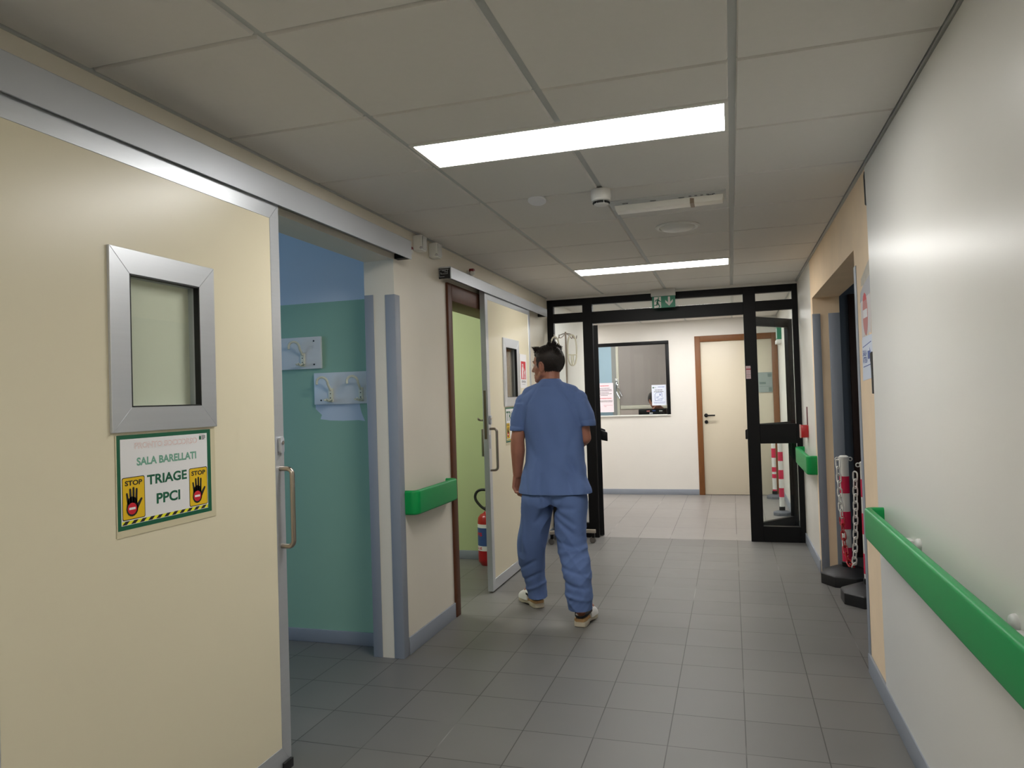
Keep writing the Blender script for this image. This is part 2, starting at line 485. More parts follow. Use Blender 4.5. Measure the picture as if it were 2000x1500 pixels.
# hall beyond the glass doors
FW = 10.17
w = MB()
w.box(-4.6, -2.25, FW, FW + 0.12, 0, 2.6)
w.box(-2.25, -0.803, FW, FW + 0.12, 0, 1.097)
w.box(-2.25, -0.803, FW, FW + 0.12, 2.115, 2.6)
w.box(-0.803, -0.458, FW, FW + 0.12, 0, 2.6)
w.box(-0.458, 0.60, FW, FW + 0.12, 2.15, 2.6)
w.box(-4.7, -4.6, 8.9, FW + 0.1, 0, 2.6)
w.box(-4.7, -1.92, 8.9, 9.0, 0, 2.6)
structure('wall_far', w, [WHITE], 'white end wall of the hall with a window and a cream door', 'wall')
# ceiling: grid of tiles
XA, Y0, P = -1.164, 1.642, 0.6
LIGHTS = [(-1.152, 0.024, Y0 + P * j + 0.302, Y0 + P * (j + 1) - 0.004) for j in (-9, -4, 1, 6)]
FLIGHTS = [(-1.152, 0.024, 7.20, 7.50), (-1.152, 0.024, 9.06, 9.36), (-3.3, -2.1, 9.5, 9.8)]
c = MB()
def ceiling_tile(x0, x1, y0, y1):
    if x1 - x0 < 0.03 or y1 - y0 < 0.03: return
    e = 0.004
    c.hexa([(x0 + e, y0 + e, CH), (x1 - e, y0 + e, CH), (x1 - e, y1 - e, CH), (x0 + e, y1 - e, CH), (x0, y0, CH + 0.009), (x1, y0, CH + 0.009), (x1, y1, CH + 0.009), (x0, y1, CH + 0.009)], 0)
for j in range(-9, 9):
    for k in range(-1, 3):
        x0, x1 = XA + P * k, XA + P * (k + 1)
        y0, y1 = Y0 + P * j, Y0 + P * (j + 1)
        x0, x1 = max(x0 + 0.012, XL + 0.012), min(x1 - 0.012, XR - 0.016)
        y0, y1 = y0 + 0.006, min(y1 - 0.006, Y_END - 0.03)
        for L_ in LIGHTS:
            if L_[0] < x1 - 0.05 and L_[1] > x0 + 0.05 and L_[2] < y1 and L_[3] > y0: y1 = L_[2] - 0.008
        ceiling_tile(x0, x1, y0, y1)
for j in range(0, 6):
    for k in range(-6, 3):
        x0, x1 = XA + P * k, XA + P * (k + 1)
        y0, y1 = 7.12 + P * j, 7.12 + P * (j + 1)
        if x1 < -1.75 and y1 < 9.1: continue
        x0, x1 = max(x0 + 0.012, -4.6), min(x1 - 0.012, XR - 0.016)
        y0, y1 = y0 + 0.006, min(y1 - 0.006, FW - 0.01)
        hit = False
        for L_ in FLIGHTS:
            if L_[0] < x1 - 0.05 and L_[1] > x0 + 0.05 and L_[2] < y1 and L_[3] > y0:
                ceiling_tile(x0, x1, y0, L_[2] - 0.006); ceiling_tile(x0, x1, L_[3] + 0.006, y1); hit = True
        if not hit: ceiling_tile(x0, x1, y0, y1)
c.box(-1.93, 0.79, -3.5, 8.95, CH + 0.009, CH + 0.03, 1)
c.box(-4.7, 0.79, 8.95, FW + 0.05, CH + 0.009, CH + 0.03, 1)
c.box(XL - 0.01, XL + 0.010, -3.4, Y_END, CH - 0.004, CH + 0.01, 1)
c.box(XR - 0.014, XR + 0.01, -3.4, Y_END, CH - 0.004, CH + 0.01, 1)
structure('ceiling', c, [TILEW, TEE], 'suspended ceiling of square white tiles in a grey grid', 'ceiling', smooth=0)

# baseboards and corner guards
def base(name, boxes, label):
    b = MB()
    for a in boxes: b.box(*a)
    structure(name, b, [GREYPL], label, 'baseboard', bevel=0.003)
base('baseboard_left', [(XL, XL + 0.010, 3.665, 4.353, 0, 0.095), (XL, XL + 0.010, 5.67, 7.04, 0, 0.095), (XL, XL + 0.01, -3.4, 2.44, 0, 0.095), (XL, XL + 0.010, 7.12, 9.2, 0, 0.095)], 'grey baseboard along the left wall')
base('baseboard_right', [(XR - 0.012, XR, -3.4, 3.905, 0, 0.095), (XR - 0.012, XR, 5.93, 7.04, 0, 0.095), (XR - 0.012, XR, 7.12, FW, 0, 0.085)], 'grey baseboard along the right wall')
base('baseboard_far', [(-4.6, -0.462, FW - 0.012, FW, 0, 0.075)], 'grey baseboard of the far end wall')
base('baseboard_room', [(-5.0, -1.92, 3.742, 3.755, 0, 0.075)], 'grey baseboard under the dull green wall')
base('baseboard_green_room', [(-4.6, -1.92, 5.957, 5.97, 0, 0.075)], 'grey baseboard in the light green room')

def guard(name, boxes, label):
    b = MB()
    for a in boxes: b.box(*a)
    structure(name, b, [GREYPL], label, 'corner guard', bevel=0.003)
t = 0.004
guard('trim_1', [(XL - 0.055, XL + t, 3.60 - t, 3.60, 0, 1.975), (XL, XL + t, 3.60, 3.66, 0, 1.975)], 'grey corner guard at the corridor edge of the left doorway')
guard('trim_2', [(-1.92, -1.865, 3.60 - t, 3.60, 0, 1.98)], 'grey corner guard on the room side of the left doorway')
guard('trim_3', [(XR - t, XR, 3.875, 3.93, 0, 1.985), (XR - t, XR + 0.05, 3.93, 3.93 + t, 0, 1.985)], 'grey corner guard on the near edge of the right opening')
guard('trim_4', [(XR - t, XR + 0.052, 5.87 - t, 5.87, 0, 1.95)], 'grey corner guard on the far corridor edge of the right opening')
guard('trim_5', [(0.712, 0.79, 5.87 - t, 5.87, 0, 1.95)], 'grey corner guard deeper in on the far jamb of the right opening')

# ------------------------------------------------------------------ ceiling fittings
def light_panel(rc, m, label, group=None):
    x0, x1, y0, y1 = rc
    o = thing('ceiling_light_panel', label, 'ceiling light', ((x0 + x1) / 2, (y0 + y1) / 2, CH - 0.004), group=group)
    b = MB(); e = 0.014
    b.box(x0, x1, y0, y0 + e, CH - 0.004, CH + 0.008); b.box(x0, x1, y1 - e, y1, CH - 0.004, CH + 0.008)
    b.box(x0, x0 + e, y0 + e, y1 - e, CH - 0.004, CH + 0.008); b.box(x1 - e, x1, y0 + e, y1 - e, CH - 0.004, CH + 0.008)
    b.build('frame', WPL, o)
    MB().box(x0 + e, x1 - e, y0 + e, y1 - e, CH - 0.001, CH + 0.006).build('diffuser', m, o, smooth=0)
light_panel(LIGHTS[2], LAMP, 'nearest and largest lit white ceiling panel, above the walking man')
light_panel(LIGHTS[3], LAMP, 'lit white ceiling panel close to the black glazed doors')
for k in (0, 1):
    light_panel(LIGHTS[k], LAMP, 'lit ceiling panel behind the viewer', 'ceiling panels behind the viewer')
for rc in FLIGHTS:
    light_panel(rc, LAMPF, 'lit ceiling panel of the hall beyond the glazed doors', 'hall ceiling panels')
o = thing('room_ceiling_light', 'lit panel on the ceiling of the light green room', 'ceiling light', (-3.1, 4.9, 2.56))
MB().box(-3.7, -2.5, 4.7, 5.1, 2.565, 2.6).build('frame', WPL, o)
MB().box(-3.68, -2.52, 4.72, 5.08, 2.56, 2.567).build('diffuser', LAMPG, o)

# emergency light
o = thing('emergency_light', 'unlit emergency light in the ceiling beside the smoke detector', 'emergency light', (-0.28, 3.77, CH - 0.03))
b = MB(); b.box(-0.565, 0.008, 3.655, 3.83, CH - 0.006, CH)
for k in range(4): b.box(-0.50 + 0.14 * k, -0.47 + 0.14 * k, 3.700, 3.712, CH - 0.008, CH - 0.002, 1)
for k in range(5): b.box(-0.17 + 0.028 * k, -0.155 + 0.028 * k, 3.690, 3.702, CH - 0.008, CH - 0.002, 1)
b.build('tray', [GPL, DARK], o, bevel=0.001)
b = MB(); b.hexa([(-0.538, 3.742, CH - 0.034), (-0.008, 3.722, CH - 0.034), (-0.008, 3.80, CH - 0.034), (-0.538, 3.82, CH - 0.034), (-0.545, 3.735, CH - 0.005), (-0.002, 3.715, CH - 0.005), (-0.002, 3.806, CH - 0.005), (-0.545, 3.826, CH - 0.005)])
b.build('lens', mat('milky_lens', (248, 242, 230), 0.3), o, bevel=0.003)
MB().box(-0.165, -0.145, 3.722, 3.812, CH - 0.036, CH - 0.006).build('clip', mat('brown_clip', (150, 130, 108), 0.5), o)
# smoke detector
o = thing('smoke_detector', 'round white smoke detector on the ceiling grid', 'smoke detector', (-0.564, 3.442, CH))
MB().lathe([(0.0, 0), (0.046, 0), (0.048, -0.008), (0.048, -0.036), (0.045, -0.044), (0.0, -0.044)], (-0.564, 3.442, CH), 36).build('base', WPL, o)
MB().lathe([(0.0, -0.044), (0.046, -0.044), (0.046, -0.052), (0.040, -0.056), (0.0, -0.056)], (-0.564, 3.442, CH), 36).build('head', WPL, o)
b = MB()
for k in range(6):
    a0 = k * pi / 3
    b.tube(arc((-0.564, 3.442, CH - 0.062), 0.036, a0 + 0.1, a0 + pi / 3 - 0.1, 6, (X, Y)), 0.0055, 8, 0)
b.build('vents', DARK, o)
MB().lathe([(0.0, -0.056), (0.030, -0.056), (0.036, -0.068), (0.024, -0.074), (0.0, -0.074)], (-0.564, 3.442, CH), 30).build('cap', WPL, o)
# tilted cover disc
b = MB(); b.lathe([(0, 0.004), (0.044, 0.004), (0.046, 0), (0.046, -0.004), (0.042, -0.008), (0, -0.009)], (0, 0, 0), 32)
bmesh.ops.rotate(b.bm, verts=b.bm.verts, cent=(0, 0, 0), matrix=Matrix.Rotation(radians(-15), 3, 'X'))
bmesh.ops.translate(b.bm, verts=b.bm.verts, vec=(-0.885, 3.462, CH - 0.008))
tag(b.build('ceiling_cover_disc', mat('dull_white_cover', (236, 234, 236), 0.4)), 'small white cover disc hanging loosely from the ceiling left of the smoke detector', 'cover')
# round diffuser
def round_vent(cx, cy, label):
    o = thing('round_ceiling_fitting', label, 'ceiling fitting', (cx, cy, CH))
    MB().lathe([(0.0, 0), (0.126, 0), (0.128, -0.006), (0.118, -0.012), (0.106, -0.010), (0.104, -0.004), (0, -0.004)], (cx, cy, CH), 48).build('trim_ring', WPL, o)
    MB().lathe([(0.0, -0.004), (0.100, -0.004), (0.098, -0.010), (0.085, -0.020), (0.05, -0.027), (0.0, -0.029)], (cx, cy, CH), 48).build('dome', WPL, o)
round_vent(-0.27, 4.36, 'round white domed ceiling fitting behind the emergency light')
round_vent(-0.26, 8.50, 'round white ceiling fitting seen through the glass above the glazed doors')

# ------------------------------------------------------------------ signs on the doors
def stop_panel(b, F, x0, y0, x1, y1, n, mats):
    """yellow STOP panel: black edge, word, hand and no-entry disc. mats=(yellow, ink, red, white)."""
    w_, h_ = x1 - x0, y1 - y0
    b.prism(rrect(x0, y0, x1, y1, 0.006), F, n, n + 0.0002, mats[1])
    e = 0.0022
    b.prism(rrect(x0 + e, y0 + e, x1 - e, y1 - e, 0.005), F, n, n + 0.0004, mats[0])
    put_text(b, 'STOP', F, x0 + 0.12 * w_, y0 + 0.80 * h_, 0.76 * w_, 0.12 * h_, n + 0.0006, mats[1], 0.035)
    cx, k = x0 + 0.46 * w_, w_ / 0.083
    Q = lambda a, c_: (cx + a * k, y0 + c_ * k)
    hn0, hn1 = n, n + 0.0006
    b.prism(capsule(Q(-0.003, 0.030), Q(-0.003, 0.047), 0.0215 * k, 0.0185 * k), F, hn0, hn1, mats[1])
    for a0, a1, top, r in ((-0.017, -0.0215, 0.074, 0.0034), (-0.0075, -0.0095, 0.085, 0.0037), (0.002, 0.0025, 0.088, 0.0038), (0.0115, 0.014, 0.084, 0.0036)):
        b.prism(capsule(Q(a0, 0.048), Q(a1, top), 0.0042 * k, r * k), F, hn0, hn1, mats[1])
    b.prism(capsule(Q(0.010, 0.028), Q(0.031, 0.055), 0.0065 * k, 0.0036 * k), F, hn0, hn1, mats[1])
    b.prism(disc(*Q(-0.003, 0.031), 0.0165 * k), F, n, n + 0.0008, mats[2])
    b.prism(rect(cx - 0.0145 * k, y0 + 0.028 * k, cx + 0.0085 * k, y0 + 0.0345 * k), F, n, n + 0.0010, mats[3])
SIGN_MATS = [PAPER, SGREEN, PINK, MGREEN, YELLOW, INK, REDI, LEMON, LAMIN]
def hazard(b, F, x0, x1, y0, y1, n):
    b.prism(rect(x0, y0, x1, y1), F, n, n + 0.0002, 7)
    k, x = 0, x0
    s = 0.016
    while x < x1 - 0.002:
        a = [(x, y0), (min(x1, x + s), y0), (min(x1, x + s + 0.012), y1), (min(x1, x + 0.012), y1)]
        b.prism(a, F, n, n + 0.0004, 5)
        x += 2 * s
def door_sign(yc, face, second):
    F = ((face, yc - 0.195, 1.045), Y, Z, X)
    b = MB()
    W_, H_ = 0.387, 0.272
    b.prism(rect(-0.004, -0.02, W_ + 0.022, H_), F, 0, 0.0005, 8)
    b.prism(rect(0, 0, W_, H_), F, 0, 0.0009, 1)
    b.prism(rect(0.012, 0.013, W_ - 0.017, H_ - 0.012), F, 0, 0.0012, 0)
    n = 0.0012
    if not second:
        put_text(b, 'PRONTO SOCCORSO', F, 0.063, 0.229, 0.262, 0.021, n + 0.0003, 2, 0.03)
        put_text(b, 'PRONTO SOCCORSO', F, 0.063, 0.229, 0.262, 0.021, n + 0.0005, 0, 0.0)
        put_text(b, 'SALA BARELLATI', F, 0.071, 0.180, 0.247, 0.024, n + 0.0003, 3, 0.035)
        put_text(b, 'TRIAGE', F, 0.109, 0.119, 0.165, 0.030, n + 0.0003, 1, 0.03)
        put_text(b, 'PPCI', F, 0.145, 0.058, 0.098, 0.032, n + 0.0003, 1, 0.03)
        b.prism(rect(0.333, 0.240, 0.343, 0.252), F, n, n + 0.0003, 1)
        for k in range(3): b.prism(rect(0.345, 0.2405 + 0.0045 * k, 0.362 - 0.004 * (k == 0), 0.2430 + 0.0045 * k), F, n, n + 0.0003, 5)
        b.prism(rect(0.333, 0.2545, 0.360, 0.2555), F, n, n + 0.0003, 5)
        stop_panel(b, F, 0.0155, 0.027, 0.100, 0.150, n, (4, 5, 6, 0))
        stop_panel(b, F, 0.284, 0.027, 0.368, 0.150, n, (4, 5, 6, 0))
    else:
        put_text(b, 'TRIAGE', F, 0.020, 0.165, 0.335, 0.078, n + 0.0003, 1, 0.02)
        stop_panel(b, F, 0.016, 0.030, 0.100, 0.150, n, (4, 5, 6, 0))
        stop_panel(b, F, 0.284, 0.030, 0.368, 0.150, n, (4, 5, 6, 0))
    hazard(b, F, 0.014, 0.369, 0.0145, 0.0245, n)
    return b.build('door_sign', SIGN_MATS, smooth=0)

# ------------------------------------------------------------------ sliding doors
def sliding_door(y0, label, n_label, hdr, group):
    """door slab hung on the left wall, from y0 to y0+1.215 along the corridor."""
    y1 = y0 + 1.215
    x0, x1 = -1.715, -1.675
    yc = (y0 + y1) / 2
    o = thing('sliding_door', label, 'sliding door', (x1 - 0.02, yc, 0.012), group=group, kind='thing')
    wy0, wy1, wz0, wz1 = yc - 0.145, yc + 0.145, 1.397, 1.787
    zb, zt = 0.012, 2.175
    b = MB()                                  # cream panel with the window hole
    xa, xb = x0 + 0.003, x1 - 0.0015
    for a in ((y0 + 0.055, wy0, zb + 0.075, 2.112), (wy1, y1 - 0.055, zb + 0.075, 2.112), (wy0, wy1, zb + 0.075, wz0), (wy0, wy1, wz1, 2.112)):
        b.box(xa, xb, *a)
    b.build('panel', CREAM, o)
    b = MB()                                  # mitred aluminium frame
    def bar(p):                               # p: outer/inner quad in (y,z)
        b.prism(p, ((x0, 0, 0), Y, Z, X), 0, x1 - x0)
    s = 0.058
    bar([(y0, zb), (y0 + s, zb + 0.08), (y0 + s, zt - 0.065), (y0, zt)])
    bar([(y1 - s, zb + 0.08), (y1, zb), (y1, zt), (y1 - s, zt - 0.065)])
    bar([(y0, zb), (y1, zb), (y1 - s, zb + 0.08), (y0 + s, zb + 0.08)])
    bar([(y0 + s, zt - 0.065), (y1 - s, zt - 0.065), (y1, zt), (y0, zt)])
    b.build('frame', ALU, o, bevel=0.0012, seg=1)
    b = MB()                                  # window surround, raised
    q = 0.072
    oy0, oy1, oz0, oz1 = wy0 - q, wy1 + q, wz0 - q, wz1 + q
    for p in ([(oy0, oz0), (wy0, wz0), (wy0, wz1), (oy0, oz1)], [(wy1, wz0), (oy1, oz0), (oy1, oz1), (wy1, wz1)],
              [(oy0, oz0), (oy1, oz0), (wy1, wz0), (wy0, wz0)], [(wy0, wz1), (wy1, wz1), (oy1, oz1), (oy0, oz1)]):
        b.prism(p, ((x1, 0, 0), Y, Z, X), -0.002, 0.008)
    wf = b.build('window_frame', ALU, o, bevel=0.001, seg=1)
    ring_ = ((wy0, wy0 + 0.004, wz0, wz1), (wy1 - 0.004, wy1, wz0, wz1), (wy0, wy1, wz0, wz0 + 0.004), (wy0, wy1, wz1 - 0.004, wz1))
    b = MB()
    for a in ring_: b.box(x1 - 0.013, x1 + 0.0075, *a)
    b.build('gasket', DARK, wf)
    b = MB()
    for a in ring_: b.box(x0 + 0.002, x1 - 0.013, *a)
    b.build('reveal', ALUP, wf)
    if n_label == 1: MB().box(x0 + 0.002, x0 + 0.006, wy0 + 0.004, wy1 - 0.004, wz0 + 0.004, wz1 - 0.004).build('backing', mat('pale_backing_sheet', (234, 232, 216), 0.5), wf)
    MB().box(x0 + 0.020, x0 + 0.024, wy0 + 0.004, wy1 - 0.004, wz0 + 0.004, wz1 - 0.004).build('pane', GLASSD, wf)
    # bow handle and lock on the stile
    hy = (y1 - 0.028) if hdr == 'right' else (y0 + 0.028)
    px_ = 0.052
    hz = 0.0 if n_label == 1 else 0.028
    pts = [Vector((x1, hy, 1.145 + hz))] + [Vector((x1 + px_ - 0.022, hy, 1.145 + hz)) + Vector((0.022 * sin(a), 0, -0.022 * (1 - cos(a)))) for a in [pi / 2 * k / 6 for k in range(7)]]
    pts += [Vector((x1 + px_, hy, 0.87 + hz))] + [Vector((x1 + px_ - 0.022, hy, 0.848 + hz)) + Vector((0.022 * cos(a), 0, 0.022 - 0.022 - 0.0 + 0.022 * (1 - sin(a)) - 0.0)) * 1 for a in [pi / 2 * k / 6 for k in range(1, 7)]]
    pts += [Vector((x1, hy, 0.848 + hz))]
    MB().tube(pts, 0.0095, 14).build('handle', STEEL, o, label='curved steel pull handle')
    b = MB(); b.prism(rrect(-0.013, -0.033, 0.013, 0.033, 0.011), ((x1, hy, 1.236), Y, Z, X), 0, 0.013)
    lk = b.build('lock', ALUP, o, bevel=0.002)
    MB().lathe([(0, 0), (0.008, 0), (0.008, 0.004), (0, 0.004)], (x1 + 0.012, hy, 1.245), 18, axis='x').build('keyhole', CHROME, lk)
    if n_label == 2:
        MB().box(x0 + 0.008, x1 - 0.012, y0 - 0.002, y0 + 0.002, 1.10, 1.45).build('edge_plate', STEEL, o, bevel=0.0008, seg=1)
        b = MB(); b.tube([(x0, y0 + 0.03, 1.235), (x0 - 0.03, y0 + 0.03, 1.235), (x0 - 0.035, y0 + 0.01, 1.240), (x0 - 0.035, y0 - 0.005, 1.25)], 0.007, 10); b.build('thumb_turn', STEEL, o)
        MB().box(x0 - 0.022, x0 - 0.002, y0 + 0.012, y0 + 0.042, 0.975, 1.172).build('inner_plate', STEEL, o, bevel=0.003)
        MB().box(x1 - 0.001, x1 + 0.003, hy - 0.012, hy + 0.012, 1.03, 1.13).build('recessed_plate', ALUP, o, bevel=0.001)
    # floor guide
    gy = y1 - 0.03 if hdr == 'right' else y1 - 0.02
    MB().box(x0 + 0.006, x1 + 0.012, gy - 0.03, gy + 0.026, 0.0, 0.035).build('floor_guide', RUBBER, o, bevel=0.003)
    return o
sliding_door(1.24, 'large cream sliding door nearest the viewer, standing open on the left', 1, 'right', 'cream sliding doors')
tag(door_sign(1.845, -1.675, False), 'green edged notice reading SALA BARELLATI TRIAGE PPCI on the nearest sliding door', 'sign')
sliding_door(4.94, 'cream sliding door half open beside the walking man', 2, 'left', 'cream sliding doors')
tag(door_sign(5.55, -1.675, True), 'green edged TRIAGE notice on the farther sliding door, partly behind the man', 'sign')

def track(y0, y1, z0, z1, label, endcap):
    o = thing('door_track', label, 'door track', (XL + 0.04, (y0 + y1) / 2, z0))
    b = MB()
    xf = -1.657
    b.prism([(xf - 0.004, z0), (xf, z0), (xf, z1 - 0.004), (xf - 0.004, z1), (XL + 0.012, z1), (XL, z1 - 0.006), (XL, z1 - 0.014), (xf - 0.006, z1 - 0.008), (xf - 0.006, z0 + 0.0)],
            ((0, y0, 0), X, Z, Y), 0, y1 - y0)
    b.build('cover', ALUP, o, smooth=20)
    b = MB(); b.box(XL, -1.70, y0 + 0.004, y1 - 0.06, z0 + 0.028, z1 - 0.015)
    b.build('rail', mat('grey_rail_metal', (150, 146, 140), 0.5, 0.3), o)
    b = MB()
    if endcap == 'right':
        b.box(XL + 0.002, xf - 0.006, y1 - 0.05, y1 - 0.003, z0 + 0.002, z1 - 0.01)
        b.build('end_cap', DARK, o)
    else:
        b.box(XL + 0.002, xf - 0.006, y0 - 0.002, y0 + 0.004, z0 + 0.002, z1 - 0.01)
        cap = b.build('end_cap', DARK, o)
        b = MB()
        fr = ((0, y0 - 0.0025, 0), X, Z, -Y)
        for a in ((-1.725, z0 + 0.03, -1.678, z0 + 0.0325), (-1.725, z0 + 0.03, -1.7225, z1 - 0.035), (-1.68, z0 + 0.03, -1.678, z0 + 0.06), (-1.70, z1 - 0.035, -1.678, z1 - 0.032), (-1.735, z1 - 0.02, -1.67, z1 - 0.0175), (-1.735, z0 + 0.015, -1.733, z1 - 0.02), (-1.715, z0 + 0.05, -1.69, z0 + 0.0525), (-1.735, z0 + 0.012, -1.70, z0 + 0.0145)):
            b.prism(rect(*a), fr, 0, 0.001)
        b.build('profile_edges', ALU, cap)
        MB().box(XL + 0.002, xf - 0.006, y1 - 0.05, y1 - 0.003, z0 + 0.002, z1 - 0.01).build('end_cap', DARK, o)
    return o
track(0.2, 3.66, 2.168, 2.272, 'long grey metal track box above the nearest sliding door', 'right')
track(4.245, 6.73, 2.152, 2.228, 'silver metal track box above the farther sliding door', 'left')

# brown wooden frame of the second doorway
b = MB()
b.box(XL - 0.002, XL + 0.016, 4.353, 4.425, 0, 2.148); b.box(XL - 0.002, XL + 0.016, 5.60, 5.67, 0, 2.148); b.box(XL - 0.002, XL + 0.016, 4.425, 5.60, 2.035, 2.148)
b.box(-1.93, XL - 0.002, 4.40, 4.425, 0, 2.06); b.box(-1.93, XL - 0.002, 5.60, 5.62, 0, 2.06); b.box(-1.93, XL - 0.002, 4.425, 5.60, 2.035, 2.06)
o = structure('door_2_frame', b, [BROWN], 'brown wooden frame around the light green doorway', 'door frame', bevel=0.004)
# beacons and boxes high on the left wall
def beacon(y, z, label):
    o = thing('warning_beacon', label, 'warning light', (XL, y, z), group='small red and clear beacons on the left wall')
    MB().lathe([(0, 0), (0.017, 0), (0.017, 0.02), (0, 0.02)], (XL, y, z), 20, axis='x').build('base', WPL, o)
    b = MB(); b.box(XL + 0.02, XL + 0.055, y - 0.018, y + 0.018, z + 0.002, z + 0.024); b.build('red_cap', mat('dark_red_plastic', (120, 22, 26), 0.3), o, bevel=0.005)
    b = MB(); b.ball((XL + 0.038, y, z - 0.003), (0.021, 0.020, 0.021)); b.build('clear_dome', WPL, o)
beacon(3.735, 2.232, 'red and white beacon at the end of the long track box')
beacon(4.765, 2.275, 'red and white beacon above the silver track box')
def wall_box(y, label):
    o = thing('wall_sensor_box', label, 'sensor box', (XL, y, 2.25), group='pale sensor boxes under the ceiling')
    b = MB(); b.box(XL, XL + 0.055, y - 0.038, y + 0.038, 2.262, 2.352); b.build('housing', WPL, o, bevel=0.006)
    MB().box(XL + 0.055, XL + 0.062, y - 0.03, y + 0.03, 2.268, 2.346).build('cover', GPL, o, bevel=0.004)
    MB().ball((XL + 0.05, y - 0.036, 2.276), 0.008).build('status_light', CHROME, o)
wall_box(3.90, 'pale sensor box under the ceiling, nearer the long track box')
wall_box(4.13, 'pale sensor box under the ceiling, nearer the silver track box')

# coat hook boards in the side room
def hook_board(x0, x1, z0, z1, hooks, label):
    o = thing('coat_hook_board', label, 'coat rack', ((x0 + x1) / 2, 3.755, z0), group='coat hook boards on the green wall')
    MB().box(x0, x1, 3.737, 3.755, z0, z1).build('board', mat('white_board', (226, 228, 230), 0.4), o, bevel=0.002)
    for x in (x0 + 0.045, x1 - 0.045):
        for z in (z0 + 0.025, z1 - 0.025): MB().lathe([(0, 0), (0.005, 0), (0.004, -0.003), (0, -0.003)], (x, 3.737, z), 12, axis='y').build('screw', DARK, o)
    for hx in hooks:
        zc = (z0 + z1) / 2 - 0.02
        b = MB(); b.box(hx - 0.014, hx + 0.014, 3.728, 3.737, zc - 0.06, zc + 0.02); h = b.build('hook', CRPL, o, bevel=0.002)
        b = MB(); loop = [(hx, 3.73, zc + 0.01)] + [(hx - 0.03 + 0.03 * cos(a), 3.70 - 0.02 * sin(a / 2), zc + 0.055 + 0.03 * sin(a)) for a in [-0.3 + 0.35 * k for k in range(12)]]
        b.tube(loop, 0.0075, 8); b.build('upper_hook', CRPL, h)
        b = MB(); b.tube([(hx, 3.73, zc - 0.045), (hx, 3.70, zc - 0.052), (hx, 3.685, zc - 0.04)], 0.006, 8)
        b.tube([(hx - 0.03, 3.705, zc - 0.045), (hx, 3.722, zc - 0.055), (hx + 0.03, 3.705, zc - 0.045)], 0.005, 8); b.build('lower_hook', CRPL, h)
        b = MB()
        for q in (-0.035, -0.01, 0.008): b.lathe([(0, 0), (0.0035, 0), (0, -0.002)], (hx, 3.728, zc + q), 8, axis='y')
        b.build('hook_screws', DARK, h)
hook_board(-2.80, -2.287, 1.597, 1.785, (-2.68, -2.405), 'white board with coat hooks, the higher one on the dull green wall')
hook_board(-2.337, -1.925, 1.385, 1.570, (-2.225, -2.03), 'white board with coat hooks, lower and to the right on the dull green wall')

# fire extinguisher
ex, ey = -2.005, 5.80
o = thing('fire_extinguisher', 'red fire extinguisher on the floor in the light green room', 'fire extinguisher', (ex, ey, 0))
MB().lathe([(0.0, 0.0), (0.06, 0.0), (0.066, 0.012), (0.079, 0.03), (0.08, 0.06), (0.08, 0.36), (0.074, 0.395), (0.055, 0.42), (0.03, 0.432), (0.02, 0.445), (0, 0.445)], (ex, ey, 0), 40).build('cylinder', REDP, o)
b = MB(); r = 0.0808
def band(z0, z1, m, off=0.0):
    b.tube([(ex, ey, z0), (ex, ey, z1)], r + off, 40, m, cap=False)
band(0.315, 0.345, 0); band(0.165, 0.315, 1); band(0.125, 0.165, 0)
def wrap_text(s, zc, h, w, m, a_c):
    V, Pf = text_mesh(s, 0.03)
    lx = min(v.x for v in V); hx = max(v.x for v in V); ly = min(v.y for v in V); hy = max(v.y for v in V)
    vs = []
    for v in V:
        a = a_c + ((v.x - lx) / (hx - lx) - 0.5) * w / r
        vs.append(b.bm.verts.new((ex + (r + 0.001) * cos(a), ey + (r + 0.001) * sin(a), zc + ((v.y - ly) / (hy - ly) - 0.5) * h)))
    for q in Pf:
        try: g = b.bm.faces.new([vs[i] for i in q]); g.material_index = m
        except ValueError: pass
wrap_text('PS', 0.262, 0.03, 0.06, 2, radians(-125))
wrap_text('LLE', 0.146, 0.02, 0.06, 2, radians(-128))
b.build('label_band', [PAPER, LABELB, REDI, INK], o)
MB().cyl((ex, ey, 0.44), (ex, ey, 0.485), 0.016).build('valve', STEEL, o)
b = MB(); b.tube([(ex, ey, 0.475), (ex + 0.06, ey - 0.02, 0.51), (ex + 0.12, ey - 0.03, 0.505)], 0.009, 8); b.tube([(ex, ey, 0.465), (ex + 0.06, ey - 0.02, 0.475), (ex + 0.11, ey - 0.03, 0.455)], 0.008, 8)
b.build('lever', BLACK, o)
hp = [(ex - 0.008, ey - 0.01, 0.462), (ex - 0.045, ey - 0.01, 0.485), (ex - 0.088, ey - 0.01, 0.535), (ex - 0.098, ey, 0.575), (ex - 0.075, ey, 0.612), (ex - 0.025, ey, 0.625), (ex + 0.05, ey, 0.605), (ex + 0.11, ey, 0.53), (ex + 0.122, ey, 0.42), (ex + 0.105, ey + 0.01, 0.30)]
def smooth_path(P, n=6):
    P = [Vector(p) for p in P]; out = []
    for i in range(len(P) - 1):
        p0, p1, p2, p3 = P[max(0, i - 1)], P[i], P[i + 1], P[min(len(P) - 1, i + 2)]
        for k in range(n):
            t_ = k / n
            out.append(0.5 * ((2 * p1) + (p2 - p0) * t_ + (2 * p0 - 5 * p1 + 4 * p2 - p3) * t_ ** 2 + (3 * p1 - p0 - 3 * p2 + p3) * t_ ** 3))
    out.append(P[-1]); return out
MB().tube(smooth_path(hp), 0.0115, 12).build('hose', RUBBER, o)

